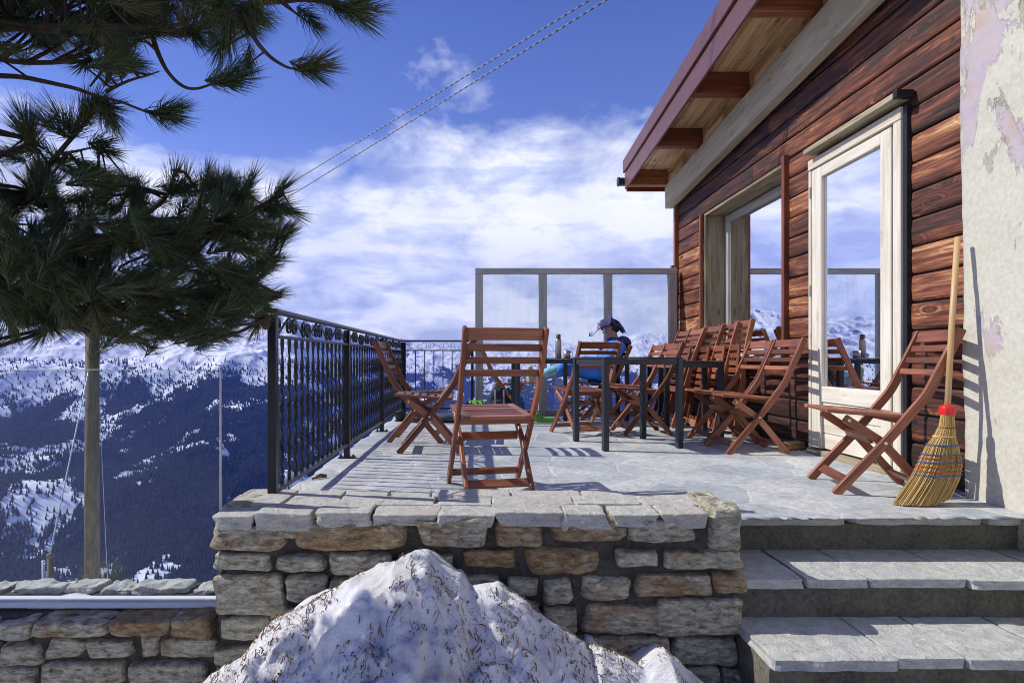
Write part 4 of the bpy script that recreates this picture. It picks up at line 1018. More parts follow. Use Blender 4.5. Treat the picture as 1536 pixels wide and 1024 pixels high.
# ------------------------------------------------------------------ tables
def table(loc, rz, sx, sy, label, h=.735, leg=.046):
    t = thing('metal_table', label, 'table', (loc[0], loc[1], 0), rz, 'dark metal terrace tables')
    b = MB(); b.box(-sx / 2, sx / 2, -sy / 2, sy / 2, h - .012, h, .003, axis=0); b.build('table_top', M['table'], t)
    b = MB(); a, c = sx / 2 - .012, sy / 2 - .012
    for s in (-1, 1):
        b.box(-a, a, s * c - .012 if s > 0 else -c - .0, s * c if s > 0 else -c + .012, h - .062, h - .0135, .002, axis=0)
        b.box(s * a - .012 if s > 0 else -a, s * a if s > 0 else -a + .012, -c + .013, c - .013, h - .062, h - .0135, .002, axis=1)
    b.build('apron', M['table'], t)
    for sx_ in (-1, 1):
        for sy_ in (-1, 1):
            b = MB(); x = sx_ * (sx / 2 - leg / 2 - .002); y = sy_ * (sy / 2 - leg / 2 - .002)
            b.box(x - leg / 2, x + leg / 2, y - leg / 2, y + leg / 2, .0, h - .0135, .003, axis=2); b.build('leg', M['table'], t)
    return t
table((1.237, 4.94), R(14), .70, .62, 'dark grey metal table standing empty at the front, between the chairs')
table((.72, 6.62), R(2), .66, .56, 'far dark table with the flask and mug on it', h=.73)
table((2.03, 5.56), R(0), .42, .44, 'small dark table tucked behind the overlapping chair pair', h=.70)
table((1.92, 7.05), R(0), .44, .5, 'small dark table near the windscreen, right of the seated person', h=.715)

# ------------------------------------------------------------------ table-top things
fl_ = thing('thermos_flask', 'tall slim steel thermos flask standing on the far table', 'flask', (.885, 6.52, .73))
b = MB(); b.lathe([(.030, .0), (.034, .006), (.034, .19), (.030, .205), (.024, .212)], seg=20); b.build('flask_body', M['steel'], fl_, True)
b = MB(); b.lathe([(.026, .213), (.027, .216), (.026, .256), (.020, .264)], seg=20); b.build('cap', m_plain('grey_cap', (.10, .10, .11), .4), fl_, True)
mg = thing('mug', 'small metal mug beside the thermos flask', 'mug', (.975, 6.48, .73))
b = MB(); b.lathe([(.033, 0), (.038, .004), (.040, .080), (.036, .080), (.034, .012), (.0, .010)], seg=20); b.build('cup', M['steel'], mg, True)
b = MB(); b.tube([(.038, 0, .068), (.060, 0, .062), (.066, 0, .042), (.058, 0, .022), (.037, 0, .016)], .004, 6); b.build('handle', M['steel'], mg, True)

# ------------------------------------------------------------------ seated person
skin = m_plain('skin', (.42, .22, .15), .5, 0, .08)
suit = m_plain('blue_ski_cloth', (.035, .22, .80), .6, 0, .25, 9, .5)
suitl = m_plain('pale_blue_cloth', (.25, .58, .88), .6, 0, .35, 14, .5)
purple = m_plain('purple_cloth', (.045, .03, .15), .7, 0, .3, 20, .3)
def skinned(name, chains, m, parent, levels=2):
    """chains: list of lists of (co, radius) sharing a first point with earlier chains by position"""
    me = bpy.data.meshes.new(name); vs = []; es = []; rad = []; ix = {}
    for ch in chains:
        prev = None
        for (c, r_) in ch:
            k = tuple(round(q, 4) for q in c)
            if k not in ix: ix[k] = len(vs); vs.append(c); rad.append(r_ if isinstance(r_, tuple) else (r_, r_))
            if prev is not None: es.append((prev, ix[k]))
            prev = ix[k]
    me.from_pydata(vs, es, []); o = bpy.data.objects.new(name, me); COL.objects.link(o); o.parent = parent
    sk = o.modifiers.new('skin', 'SKIN'); sk.use_smooth_shade = True
    for i, r_ in enumerate(rad): me.skin_vertices[0].data[i].radius = r_
    me.skin_vertices[0].data[0].use_root = True
    sb = o.modifiers.new('sub', 'SUBSURF'); sb.levels = levels; sb.render_levels = levels
    dg = bpy.context.evaluated_depsgraph_get(); em = bpy.data.meshes.new_from_object(o.evaluated_get(dg))
    o.modifiers.clear(); o.data = em; em.materials.clear(); em.materials.append(m); em.shade_smooth(); return o
PX, PY = 1.50, 7.06
pr = thing('person', 'person in a blue ski suit sitting at the far table, cloth over the head', 'person', (PX, PY, .45))
# local coordinates: -x forward, z up from the seat
pel = (0, 0, .11)
def body(infl, hands):
    ch = [[(pel, .115 + infl), ((.045, 0, .22), .115 + infl), ((.115, 0, .34), (.125 + infl, .145 + infl)), ((.155, 0, .445), (.10 + infl, .15 + infl))]]
    if hands:
        ch[0] += [((.135, 0, .515), .052), ((.105, 0, .57), .058), ((.075, 0, .645), (.078, .068)), ((.06, 0, .70), (.06, .055))]
    for s in (-1, 1):
        kn = (-.42, s * .085, .145 + (.03 if s < 0 else 0)); an = (-.80, s * .07, .035 + (.03 if s < 0 else 0))
        ch.append([(pel, .115 + infl), ((-.02, s * .09, .10), .088 + infl), ((-.24, s * .09, .13), .074 + infl), (kn, .056 + infl), ((-.60, s * .078, .10), .052 + infl), (an, .036 + infl)])
        if hands: ch[-1] += [((an[0] - .05, an[1], an[2] - .01), .036), ((an[0] - .10, an[1], an[2] + .05), .032), ((an[0] - .115, an[1], an[2] + .12), .022)]
        sh = (.145, s * .175, .425); el = (-.03 if s < 0 else -.01, s * .24, .225); wr = (-.25, s * .17, .265)
        ch.append([((.155, 0, .445), (.10, .15)), (sh, .060 + infl), ((.07, s * .22, .32), .05 + infl), (el, .043 + infl), ((-.15, s * .21, .245), .036 + infl), (wr, .026 + infl * .6)])
        if hands: ch[-1] += [((wr[0] - .05, wr[1], wr[2] + .008), (.030, .016)), ((wr[0] - .085, wr[1], wr[2] + .004), (.032, .013))]
    return ch
def fingers():
    ch = []
    for s in (-1, 1):
        wr = Vector((-.25, s * .17, .265)); base = wr + Vector((-.08, 0, .004))
        for i, (dy, ln) in enumerate(((-.026, .058), (-.009, .072), (.009, .068), (.026, .05))):
            p = base + Vector((0, dy, 0))
            ch.append([(tuple(p), .0095), (tuple(p + Vector((-ln * .5, dy * .2, .004))), .0085), (tuple(p + Vector((-ln * .8, dy * .3, -.010))), .0075), (tuple(p + Vector((-ln, dy * .3, -.022))), .006)])
        p = wr + Vector((-.03, -s * .022, .004)); ch.append([(tuple(p), .011), (tuple(p + Vector((-.03, -s * .022, .004))), .010), (tuple(p + Vector((-.055, -s * .028, -.006))), .008)])
    return ch
bo = skinned('body', body(0, True) , skin, pr)
bm = bmesh.new(); bm.from_mesh(bo.data)
for ch in fingers():
    t = skinned('finger_tmp', [ch], skin, None, 1); bm.from_mesh(t.data); bpy.data.objects.remove(t)
# face details: nose, brow, lips, eyes, ears as part of the head surface
fb = MB()
fb.blob((-.012, 0, .628), (.020, .012, .020), 4, 2.2); fb.blob((.0, 0, .596), (.012, .022, .006), 4, 2.2); fb.blob((.002, 0, .584), (.012, .018, .006), 4, 2.2)
for s in (-1, 1): fb.blob((.070, s * .068, .635), (.018, .008, .028), 4, 2.2)
tmp = bpy.data.meshes.new('t'); tmp.from_pydata(fb.v, [], fb.f); bm.from_mesh(tmp); bm.to_mesh(bo.data); bm.free(); bo.data.shade_smooth()
eb = MB()
for s in (-1, 1): eb.blob((.004, s * .027, .650), (.008, .012, .006), 4, 2.2)
eb.build('eyes', M['black'], pr, True)
c = body(.030, False); jk = [c[0], c[2], c[4]]
skinned('jacket', [ [(q, r_) for q, r_ in ch] for ch in jk], suit, pr)
leg = [[(q, r_) for q, r_ in ch][:-1] for ch in (c[1], c[3])]
skinned('ski_trousers', leg, suit, pr)
for s in (-1, 1):
    k3 = .03 if s < 0 else 0
    skinned('gaiter', [[((-.44, s * .084, .145 + k3), .064), ((-.60, s * .078, .10 + k3), .070), ((-.76, s * .072, .048 + k3), .056)]], suitl, pr)
    b = MB(); rt = Matrix.Rotation(R(-18 if s > 0 else -8), 3, 'Y')
    b.blob((-.885, s * .07, .055 + k3), (.042, .046, .115), 7, 3, .006, 12, rot=rt); b.blob((-.825, s * .07, .0 + k3), (.085, .044, .042), 7, 3, .006, 12)
    b.build('sock', m_plain('grey_white_sock', (.55, .56, .6), .85, 0, .4, 45, .6), pr, True)
b = MB(); b.blob((.235, 0, .475), (.085, .14, .07), 10, 2.6, .018, 9); b.blob((.13, 0, .50), (.085, .11, .035), 8, 2.6, .012, 9); b.build('hood', purple, pr, True)
b = MB(); b.blob((.118, 0, .662), (.085, .080, .088), 10, 2.3, .010, 14); b.build('hair', m_plain('dark_hair', (.012, .008, .006), .6), pr, True)
# cloth jacket draped over the head
prf = [(-.165, .600), (-.135, .612), (-.105, .662), (-.045, .722), (.01, .752), (.055, .775), (.075, .800), (.10, .772), (.16, .735), (.21, .690), (.255, .628)]
prf = [tuple(p) for p in catmull([(x, 0, z) for x, z in prf], 4)]
vs = []; nn = len(prf); ny = 17
for lay in (0, 1):
    for j in range(ny):
        t = -1 + 2 * j / (ny - 1)
        for i, p in enumerate(prf):
            k = abs(i / (nn - 1) * 2 - 1)
            droop = .10 * t * t * (1 - k * .5); w = .115 * (1 - .55 * k)
            q = Vector((p[0], t * w, p[2] - droop)); q += Vector((.008, 0, .010)) * mn.noise(q * 22)
            vs.append(q - Vector((0, 0, .010 * lay)))
fs = []
for lay in (0, 1):
    o_ = lay * ny * nn
    for j in range(ny - 1):
        for i in range(nn - 1):
            a = o_ + j * nn + i; q = (a, a + 1, a + nn + 1, a + nn); fs.append(q if lay == 0 else q[::-1])
o_ = ny * nn
for j in range(ny - 1):
    for i in (0, nn - 1):
        a = j * nn + i; q = (a, a + nn, a + nn + o_, a + o_); fs.append(q if i == 0 else q[::-1])
for i in range(nn - 1):
    for j in (0, ny - 1):
        a = j * nn + i; q = (a, a + 1, a + 1 + o_, a + o_); fs.append(q[::-1] if j == 0 else q)
b = MB(); b._add(vs, fs)
def m_cloth():
    m, nt, bs = mat('patterned_head_cloth')
    v = coords(nt); s = N(nt, 'ShaderNodeSeparateXYZ'); L(nt, v, s.inputs[0])
    n = noise_(nt, v, 26, 4, .6)
    f = math_(nt, 'ADD', s.outputs[0], math_(nt, 'MULTIPLY', math_(nt, 'SUBTRACT', n, .5), .16))
    r = ramp(nt, math_(nt, 'ADD', math_(nt, 'MULTIPLY', f, 2.0), .5), [(.0, (.05, .04, .20)), (.14, (.06, .05, .22)), (.20, (.42, .40, .55)), (.33, (.45, .43, .56)), (.40, (.03, .025, .09)), (.8, (.05, .04, .18)), (.92, (.07, .06, .25))])
    L(nt, r.outputs[0], bs.inputs['Base Color']); bs.inputs['Roughness'].default_value = .8; return m
hc = b.build('head_cloth', m_cloth(), pr, True)

# ------------------------------------------------------------------ bags and shoes on the floor
def bagmat(n, c): return m_plain(n, c, .7, 0, .3, 18, .5)
bk = thing('backpack', 'rounded black backpack standing on the floor left of the far table', 'backpack', (.24, 6.90, 0))
b = MB(); b.blob((0, 0, .235), (.125, .10, .175), 12, 2.7, .018, 8); b.build('bag', bagmat('black_fabric', (.014, .016, .028)), bk, True)
b = MB(); b.blob((-.01, -.10, .17), (.085, .035, .085), 8, 3, .012, 9); b.build('front_pocket', bagmat('black_fabric_pocket', (.02, .023, .04)), bk, True)
b = MB(); b.tube([(-.04, -.02, .40), (-.03, -.03, .44), (.02, -.03, .44), (.03, -.02, .40)], .008, 6); b.build('grab_loop', M['black'], bk, True)
b = MB()
for s in (-.05, .05): b.sweep([(s, -.09, .36), (s, -.125, .28), (s, -.145, .17), (s, -.10, .08)], .018, .005, (0, 1, .2), .001)
b.build('strap', bagmat('grey_webbing', (.30, .31, .34)), bk)
bb = thing('blue_bag', 'bright blue stuffed bag between the backpack and the far table leg', 'bag', (.42, 6.99, 0))
b = MB(); b.blob((0, 0, .15), (.13, .10, .15), 10, 2.6, .03, 8); b.build('bag', bagmat('blue_fabric', (.02, .13, .42)), bb, True)
b = MB(); b.blob((-.01, 0, .33), (.11, .09, .055), 9, 2.4, .02, 10); b.build('rolled_jacket', bagmat('cyan_fabric', (.10, .45, .62)), bb, True)
rp = thing('green_rucksack', 'small green and black rucksack lying on the floor under the far railing', 'rucksack', (.00, 6.98, 0))
b = MB(); b.blob((0, 0, .12), (.13, .09, .12), 10, 2.6, .025, 9); b.build('bag', bagmat('green_fabric', (.10, .38, .02)), rp, True)
b = MB(); b.blob((-.13, .0, .10), (.10, .09, .11), 9, 2.6, .03, 9); b.build('side_panel', bagmat('charcoal_fabric', (.05, .055, .06)), rp, True)
b = MB()
for s in (-.06, .01, .07): b.sweep([(s - .03, -.06, .22), (s, -.105, .14), (s + .04, -.095, .03)], .018, .006, (0, 1, 0), .001)
b.build('strap', M['black'], rp)
cu = thing('cushion', 'dark grey seat cushion lying on the floor near the far railing', 'cushion', (-.31, 6.75, 0))
b = MB(); b.blob((0, 0, .055), (.20, .16, .050), 10, 3.2, .014, 7); b.build('cover', bagmat('grey_fabric', (.05, .06, .07)), cu, True)
b = MB(); b.tube([(-.195, 0, .055), (-.235, .0, .07), (-.23, .05, .06), (-.19, .06, .055)], .006, 6); b.build('loop', M['black'], cu, True)
def shoe(x, y, rz, label, m, sole):
    t = thing('shoe', label, 'shoe', (x, y, 0), rz, 'shoes left on the floor')
    b = MB(); b.blob((0, 0, .012), (.145, .048, .012), 8, 4, .002, 9); b.build('sole', sole, t, True)
    b = MB(); b.blob((.03, 0, .045), (.115, .044, .032), 8, 2.5, .005, 12); b.blob((-.075, 0, .07), (.062, .042, .060), 8, 2.6, .005, 12); b.build('upper', m, t, True)
    b = MB()
    for k in range(4): b.tube([(-.01 + .024 * k, -.025, .079 - .006 * k), (.0 + .024 * k, .025, .079 - .006 * k)], .003, 5)
    b.build('laces', M['white'], t)
gm = bagmat('green_shoe', (.08, .32, .03)); gs = m_plain('pale_sole', (.45, .5, .42), .7); dk = bagmat('dark_shoe', (.03, .035, .04))
shoe(.72, 6.52, 0, 'green trainer on the floor under the far table', gm, gs)
shoe(.62, 6.80, .5, 'dark red walking shoe behind the green trainer', bagmat('red_shoe', (.20, .02, .02)), M['black'])
shoe(-.83, 6.78, .2, 'dark boot left against the corner of the railings', dk, M['black'])
shoe(-.70, 6.62, -.3, 'black boot tipped out from the railing corner', M['black'], dk)

# ------------------------------------------------------------------ broom
br = thing('broom', 'straw broom with a red collar leaning on the house wall by the door', 'broom', (2.3, 2.95, 0))
BI = Matrix.Translation((-2.3, -2.95, 0))
b = MB(); b.tube([at(1421, 615, 2.955), at(1428, 480, 3.0), at(1436.5, 356, 3.04)], .0135, 14); b.build('handle', M['handle'], br, True, BI)
b = MB(); b.blob(at(1421, 616, 2.955), (.033, .026, .030), 8, 3.5); b.build('collar', M['red'], br, True, BI)
# bristle axis rows: (y px, centre px, half width px)
rows = [(622, 1421, 9), (640, 1420, 11), (655, 1416, 15), (668, 1413, 23), (690, 1411, 31), (712, 1405, 35), (730, 1396, 38), (748, 1386, 41), (757, 1381, 42)]
def brist(a, dpt, t, Yc=2.95):
    f = t * (len(rows) - 1); i = min(int(f), len(rows) - 2); k = f - i
    y = rows[i][0] * (1 - k) + rows[i + 1][0] * k; c = rows[i][1] * (1 - k) + rows[i + 1][1] * k; w = rows[i][2] * (1 - k) + rows[i + 1][2] * k
    y -= max(0, a) * 11 * max(0, t - .6) / .4
    Y = Yc - .05 * t + dpt * (.018 + .03 * min(1, t * 2)); return at(c + a * w, y, Yc - .05 * t) + Vector((0, dpt * (.018 + .03 * min(1, t * 2)), 0))
b = MB()
for i in range(1500):
    th = random.uniform(0, 2 * math.pi); q = math.sqrt(random.uniform(.25, 1)); a = q * math.cos(th); d_ = q * math.sin(th)
    if random.random() < .7 and d_ > 0: d_ = -d_
    j = random.uniform(-.05, .05); e = random.uniform(.93, 1.015)
    P = [brist(a + j * t, d_ + .5 * j * t, min(t * e, 1.0)) for t in (0, .12, .25, .4, .55, .7, .85, 1)]
    P[-1].z = max(P[-1].z, .004); P[-2].z = max(P[-2].z, .008)
    b.sweep(P, .0032, .0032, (0, 1, 0), .0002, random.random(), prof=[(.0016, 0), (-.0008, .0014), (-.0008, -.0014)])
b.build('bristles', M['straw'], br, mx=BI)
b = MB()
ring = lambda t, s_, zo=0: [brist(s_ * math.cos(q), s_ * math.sin(q), t) + Vector((0, 0, zo)) for q in [2 * math.pi * i / 24 for i in range(25)]]
vs = []
for t in (0, .1, .2, .3, .4, .5, .6, .7, .8, .9, .95): vs += ring(t, .86)[:-1]
fs = [(k * 24 + i, k * 24 + (i + 1) % 24, (k + 1) * 24 + (i + 1) % 24, (k + 1) * 24 + i) for k in range(10) for i in range(24)]
b._add(vs, fs, [(v[2] * 1.0, v[0], v[1]) for v in vs]); b.build('bristle_core', M['straw'], br, True, BI)
for t, m_ in ((.24, 'cordblue'), (.36, 'cordblue'), (.13, 'litter'), (.445, 'cordblue'), (.475, 'cordred'), (.51, 'cordblue'), (.545, 'cordred'), (.585, 'cordred'), (.62, 'cordblue')):
    b = MB(); b.tube(ring(t, 1.05), .0024 if t > .4 else .003, 5); b.build('binding', M[m_] if t > .3 or t < .2 else M['straw'], br, True, BI)

# ------------------------------------------------------------------ little things by the wall
of = thing('wood_offcut', 'pale sawn wood offcut lying at the foot of the wall left of the door', 'wood', (2.50, 4.66, 0), .3, 'offcuts')
b = MB(); b.box(-.09, .09, -.035, .035, .004, .034, .003, axis=0); b.build('block', M['soffit'], of)
b = MB(); b.box(-.06, .10, -.02, .045, .036, .060, .003, axis=0); b.build('slat', M['handle'], of)
hk = thing('wooden_clip', 'small dark clip dropped on the flagstones beside the railing', 'clip', at(480, 718, 3.52), .6)
b = MB(); b.tube([(-.05, 0, .008), (0, .004, .012), (.04, 0, .010)], .007, 6); b.build('jaw', M['litter'], hk, True)
b = MB(); b.tube([(-.02, .012, .016), (.01, .02, .022), (.045, .008, .016)], .006, 6); b.build('spring_arm', M['black'], hk, True)
# ------------------------------------------------------------------ pine tree
pine = thing('pine_tree', 'dark long-needled pine spreading over the left of the terrace', 'tree', (-3.1, 2.1, -.8))
PI_ = Matrix.Translation((3.1, -2.1, .8))
def poly(pts): return [at(x, y, Y) for (x, y, Y) in pts]
tb = MB(); tb.tube([(-3.1, 2.1, -1.2), (-3.06, 2.12, 0), (-3.12, 2.1, 1.2), (-3.05, 2.1, 2.4), (-3.1, 2.1, 4.2)], .15, 14, widths=lambda t: 1.15 - .75 * t); tb.build('trunk', M['bark'], pine, True, PI_)
limbs = [ # (polyline px,py,Y  ; radius start)
 ([(-420,60,2.1),(-60,40,2.0),(100,45,1.95),(234,43,1.95),(273,51,1.95),(332,27,1.93),(390,4,1.9),(449,-2,1.88),(515,8,1.86),(540,22,1.86)], .030),
 ([(366,20,1.9),(385,62,1.88),(405,85,1.87),(430,103,1.86),(458,107,1.85)], .0095),
 ([(225,45,1.95),(240,85,1.93),(255,112,1.91),(275,130,1.9),(300,133,1.88),(335,122,1.87)], .009),
 ([(-60,85,2.1),(40,92,2.05),(130,92,2.0),(180,75,1.98),(225,52,1.95)], .012),
 ([(-40,110,2.0),(60,120,1.98),(130,140,1.95),(180,155,1.92),(235,170,1.9)], .010),
 ([(160,50,1.97),(158,98,1.96),(135,132,1.95)], .009), ([(160,140,1.93),(200,120,1.92),(240,108,1.9)], .006),
 ([(450,0,1.88),(480,-15,1.87),(520,-25,1.86)], .006), ([(290,45,1.95),(300,10,1.93),(320,-20,1.93)], .007), ([(420,0,1.9),(445,20,1.87),(465,35,1.86)], .006),
 ([(-420,330,2.2),(-120,300,2.15),(30,300,2.1),(58,290,2.05),(75,246,2.03),(105,210,2.0),(130,180,1.98),(147,158,1.97)], .019),
 ([(75,246,2.03),(58,225,2.0),(38,205,1.98)], .006), ([(90,230,2.02),(120,225,2.0),(150,222,1.97)], .006), ([(112,205,2.0),(95,190,1.98),(80,178,1.97)], .005),
 ([(-420,420,2.3),(-120,400,2.2),(60,380,2.1),(180,350,2.05),(270,345,2.0),(335,336,1.97),(390,310,1.95),(425,290,1.93)], .022),
 ([(180,350,2.05),(235,310,2.0),(255,280,1.98),(262,258,1.97)], .010), ([(285,350,2.0),(300,300,1.98),(312,265,1.97)], .009), ([(330,338,1.97),(360,300,1.96),(378,275,1.95)], .008),
 ([(-420,520,2.3),(-80,450,2.2),(100,430,2.12),(220,440,2.06),(265,453,2.02),(330,458,1.97),(385,450,1.94),(420,445,1.92)], .020),
 ([(300,455,2.0),(340,440,1.97),(375,415,1.95),(410,400,1.93)], .009), ([(280,350,2.0),(300,330,1.9),(335,335,1.85)], .008),
 ([(140,432,2.1),(180,470,2.04),(240,490,2.0),(310,500,1.96)], .010), ([(60,440,2.15),(90,480,2.1),(150,500,2.04),(205,510,2.0)], .010),
 ([(-100,300,2.3),(0,330,2.2),(60,360,2.15)], .012), ([(20,400,2.15),(10,450,2.1),(-30,490,2.1)], .010), ([(390,440,1.94),(398,465,1.93),(400,478,1.92)], .007)]
bb_ = MB(); nodes = []
for pts, r0 in limbs:
    P = catmull(poly(pts), 5)
    P = [p + Vector((0, 0, .010 * mn.noise(p * 9))) + Vector((.006 * mn.noise(p * 13), 0, 0)) for p in P]
    bb_.tube(P, r0, 8, widths=lambda t: 1.0 - .68 * t)
    nodes += [(p, (P[min(i + 1, len(P) - 1)] - P[max(i - 1, 0)]).normalized()) for i, p in enumerate(P)]
# tuft tips: pixel, depth, heading
def inpoly(x, y, P):
    c = False; j = len(P) - 1
    for i in range(len(P)):
        if (P[i][1] > y) != (P[j][1] > y) and x < (P[j][0] - P[i][0]) * (y - P[i][1]) / (P[j][1] - P[i][1]) + P[i][0]: c = not c
        j = i
    return c
low_poly = [(-120,240),(0,262),(45,250),(100,262),(150,262),(185,268),(214,290),(232,320),(262,318),(285,275),(310,262),(345,272),(375,285),(395,310),(418,300),(428,335),(430,365),(408,400),(388,432),(398,455),(350,478),(320,500),(270,505),(215,508),(140,500),(70,485),(0,490),(-120,500)]
tips = []
fixed_low = [(262,262,1.97,80),(312,258,1.97,85),(345,268,1.96,70),(378,268,1.95,65),(425,282,1.93,70),(440,318,1.93,25),(432,350,1.93,-5),(412,378,1.93,10),(405,398,1.93,15),(418,440,1.92,12),(396,458,1.92,15),
 (385,490,1.92,-60),(330,505,1.95,-35),(300,512,1.96,-50),(225,520,2.0,-60),(180,505,2.0,-50),(60,505,2.05,-120),(20,500,2.1,-110),(190,268,2.0,60),(205,285,2.0,30),(130,262,2.0,85),(160,262,2.0,75),(50,262,2.05,110),(215,300,2.0,40),(345,500,1.95,-25)]
fixed_up = [(556,14,1.86,-5),(545,30,1.86,-35),(515,18,1.86,-60),(478,-5,1.87,20),(515,-20,1.86,10),(540,2,1.86,25),(470,35,1.86,-60),(488,100,1.85,5),(470,108,1.85,-40),(478,90,1.85,40),(352,108,1.87,35),(362,118,1.87,-10),(340,125,1.87,-60),(372,98,1.87,40),
 (262,172,1.9,-10),(250,178,1.9,-50),(262,162,1.9,30),(330,75,1.9,-50),(345,60,1.9,-40),(300,60,1.92,-60),(370,40,1.9,-60),(395,25,1.9,-70),(320,30,1.92,60),(280,20,1.93,100),(250,10,1.94,80),(350,0,1.92,70),(400,-15,1.9,60),
 (35,178,1.98,95),(30,196,1.98,150),(48,190,1.98,60),(85,172,1.97,100),(72,185,1.97,140),(147,152,1.97,60),(165,158,1.95,20),(160,178,1.95,0),(172,185,1.95,-30),(158,215,1.97,-10),(165,228,1.97,-30),(135,160,1.97,90),(120,180,1.98,60),(55,215,2.0,150),(25,228,2.0,170),(100,238,2.0,30),(60,245,2.0,100),(5,232,2.0,110)]
for t in fixed_low + fixed_up: tips.append(t)
while len(tips) < 64 + 370:
    x = random.uniform(-110, 430); y = random.uniform(245, 510)
    if inpoly(x, y, low_poly):
        hd = math.degrees(math.atan2(400 - y, x - 120)) * .55 + random.uniform(-45, 60)
        tips.append((x, y, random.uniform(1.65, 2.3), hd))
up_poly = [(-60,-60),(430,-60),(420,0),(400,30),(330,50),(300,85),(250,85),(215,95),(150,105),(60,100),(-60,100)]
k = 0
while k < 110:
    x = random.uniform(-60, 430); y = random.uniform(-60, 135)
    if inpoly(x, y, up_poly):
        tips.append((x, y, random.uniform(1.75, 2.35), random.uniform(-70, 10))); k += 1
for i in range(190):   # outside the frame to the left and above: the part of the crown that shades the wall
    tips.append((random.uniform(-420, -60), random.uniform(-420, 520), random.uniform(1.6, 2.3), random.uniform(-60, 90)))
for i in range(60): tips.append((random.uniform(-100, 420), random.uniform(-260, -60), random.uniform(1.7, 2.4), random.uniform(-60, 60)))
NB = MB()
NV = []; NF = []; NT = []
def tuft(p, d, n, ln, tint0):
    d = d.normalized(); a = d.orthogonal().normalized(); c = d.cross(a)
    for i in range(n):
        s = random.random() * .085; th = random.uniform(0, 2 * math.pi)
        sp = random.uniform(.25, 1.0) * (1.0 if s > .02 else .55)
        dr = (d * math.cos(sp) + (a * math.cos(th) + c * math.sin(th)) * math.sin(sp)).normalized()
        l = ln * random.uniform(.75, 1.12); base = p - d * s
        bend = (d * .75 + Vector((0, 0, .08))) * l * .38
        m_ = base + dr * l * .5; e = base + dr * l + bend
        sd_ = dr.cross(Vector((random.uniform(-1, 1), random.uniform(-1, 1), random.uniform(-1, 1)))).normalized(); w = .00100
        s2 = dr.cross(sd_)
        o = len(NV)
        for q, ww in ((base, w), (m_, w * 1.0)):
            NV.extend([q + sd_ * ww, q - sd_ * ww * .5 + s2 * ww * .87, q - sd_ * ww * .5 - s2 * ww * .87])
        NV.append(e)
        NF.extend([(o, o + 1, o + 4), (o, o + 4, o + 3), (o + 1, o + 2, o + 5), (o + 1, o + 5, o + 4), (o + 2, o, o + 3), (o + 2, o + 3, o + 5), (o + 3, o + 4, o + 6), (o + 4, o + 5, o + 6), (o + 5, o + 3, o + 6)])
        t = min(.95, max(0, tint0 + random.uniform(-.25, .25))); 
        if random.random() < .012: t = 1.0
        NT.extend([t] * 7)
for (x, y, Y, hd) in tips:
    p = at(x, y, Y); h = R(hd)
    d = Vector((math.cos(h), random.uniform(-.45, .45), math.sin(h)))
    bi = min(range(len(nodes)), key=lambda i: (nodes[i][0] - p).length + max(0, -(p - nodes[i][0]).dot(nodes[i][1])) * .6)
    q, tn = nodes[bi]; D = (p - q).length
    if D < .07: d = (tn + d.normalized() * .6)
    if D < .95:
        dn = d.normalized(); st_ = p - dn * .085
        P = catmull([q, q + tn * D * .06 + (st_ - q) * .4, st_, p], 4) if D > .13 else [q, (q + p) / 2 + Vector((0, 0, .001)), p]
        if D <= .13: d = (p - q).normalized() * .7 + dn * .6 if D > .03 else d
        bb_.tube(P, min(.0075, .0026 + D * .012), 5, widths=lambda t: 1 - .45 * t)
        if D > .22:
            for f in (.45, .7):
                s_ = P[int(f * (len(P) - 1))]; tuft(s_ + Vector((random.uniform(-.03, .03), random.uniform(-.03, .03), random.uniform(-.01, .03))), d + Vector((random.uniform(-.8, .8), random.uniform(-.8, .8), random.uniform(-.5, .9))), 46, .070, random.uniform(.2, .7))
    tuft(p, d, random.randint(85, 125), random.uniform(.072, .092) if y < 215 else random.uniform(.056, .074), random.uniform(.05, 1.0))
bb_.build('branches', M['bark'], pine, True, PI_)
V = np.array([tuple(v) for v in NV]); V += np.array([3.1, -2.1, .8])
o = np_mesh('needles', V, np.array(NF), M['needle'], {'tint': np.array(NT)}, smooth=False, nper=3); o.parent = pine
b = MB()
c_ = at(398, 482, 1.92)
if True:
    pass; b.blob(c_, (.016, .016, .030), 6, 2.4, .004, 40)
b.build('cone', M['bark'], pine, True, PI_)

# ------------------------------------------------------------------ utility pole, stays, cables, short posts, shrub
pl = thing('utility_pole', 'round wooden utility pole beyond the glass windbreak', 'pole', (-7.9, 12, -5.3))
b = MB(); b.tube([(-7.9, 12, -5.8), (-7.91, 12, -2), at(139, 452, 12)], .135, 18, widths=lambda t: 1.08 - .18 * t); b.build('pole_shaft', M['polewood'], pl, True, Matrix.Translation((7.9, -12, 5.3)))
b = MB(); c_ = at(139, 462, 12); b.box(c_.x - .02, c_.x + .30, 11.8, 11.86, c_.z - .04, c_.z + .04, .004, axis=0); b.box(c_.x - .16, c_.x + .16, 11.85, 12.17, c_.z + .10, c_.z + .17, .01, axis=0); b.build('bracket', M['steel'], pl, mx=Matrix.Translation((7.9, -12, 5.3)))
def wire(name, a, c, r, m, label, cat, sag=0.0, group=None):
    P = [a.lerp(c, t) - Vector((0, 0, sag * 4 * t * (1 - t))) for t in [i / 30 for i in range(31)]]
    b = MB(); b.tube(P, r, 6); o = b.build(name, m, None, True); tag(o, label, cat, group); return o
A1 = at(150, 460, 12)
ms = thing('service_mast', 'steel mast on the house roof that carries the cables', 'mast', (3.2, 3.6, 3.7))
b = MB(); b.tube([(3.2, 3.6, 3.5), (3.2, 3.6, 5.6)], .03, 12); b.build('mast_tube', M['steel'], ms, True, Matrix.Translation((-3.2, -3.6, -3.7)))
e1 = Vector((3.2, 3.6, 0)); 
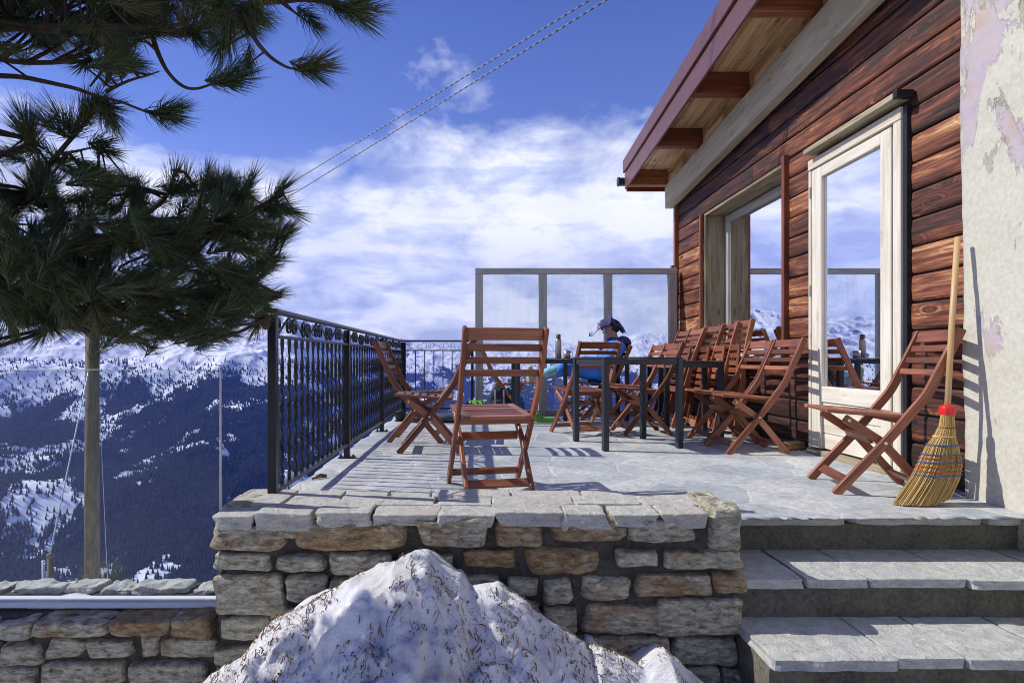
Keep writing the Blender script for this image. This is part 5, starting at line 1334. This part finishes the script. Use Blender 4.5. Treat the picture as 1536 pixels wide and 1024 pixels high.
def endz(px0, py0, px1, py1):   # height on the mast that keeps the cable on its line
    x = VX + F * 3.2 / 3.6; y = py0 + (py1 - py0) / (px1 - px0) * (x - px0); return EH - (y - VY) * 3.6 / F
for (p0, p1, lb) in (((882,0),(437,272),'upper of the two twisted cables running from the pole over the house roof'), ((907,0),(438,290),'lower of the two twisted cables running from the pole over the house roof')):
    z1 = endz(*p0, *p1); x0 = 150; y0 = p0[1] + (p1[1] - p0[1]) / (p1[0] - p0[0]) * (x0 - p0[0])
    wire('overhead_cable', at(x0, y0, 12), Vector((3.2, 3.6, z1)), .0065, M['cable'], lb, 'cable', .02, 'overhead cables')
wire('stay_wire', at(133, 556, 11.9), at(74, 834, 9.6), .012, M['wire'], 'thicker pale stay wire slanting down left of the pole', 'wire')
wire('stay_wire', at(146, 540, 12), at(163, 905, 12.4), .006, M['wire'], 'thin stay wire running down right of the pole', 'wire')
for (x, y, Y, lb, m_) in ((75, 833, 9.6, 'short grey post with the thicker stay wire tied to it', M['polewood']), (65, 843, 9.7, 'thin metal stake beside the short grey post', M['wire'])):
    c_ = at(x, y, Y); t = thing('short_post', lb, 'post', (c_.x, c_.y, c_.z - 2.0))
    b = MB(); b.tube([(0, 0, -.6), (0, 0, 2.0)], .042 if m_ is M['polewood'] else .022, 12); b.tube([(0, 0, 1.97), (0, 0, 2.03)], .05 if m_ is M['polewood'] else .028, 12); b.build('stake', m_, t, True)
sh = thing('pine_sapling', 'small dark bush at the foot of the utility pole', 'bush', (0, 0, 0))
c_ = at(150, 880, 13.2); sh.location = c_
NV = []; NF = []; NT = []
sb = MB(); sb.tube([(0, 0, -1.6), (0, 0, .3)], .05, 8, widths=lambda t: 1 - .6 * t)
for i in range(430):
    v = Vector((random.gauss(0, 1), random.gauss(0, 1), random.gauss(0, 1))).normalized() * random.uniform(.35, 1)
    q = Vector((v.x * .62, v.y * .6, v.z * .62 - .1))
    if i % 6 == 0: sb.tube([(0, 0, -.4), q * .6, q], .010, 4)
    k0 = len(NV); tuft(q, v + Vector((0, 0, .4)), 26, .15, random.uniform(.2, .6))
    for j in range(k0, len(NV)): NV[j] = NV[j] 
V = np.array([tuple(v) for v in NV]); o = np_mesh('foliage', V, np.array(NF), M['needle'], {'tint': np.array(NT)}, smooth=False, nper=3); o.parent = sh
sb.build('stem', M['bark'], sh, True)
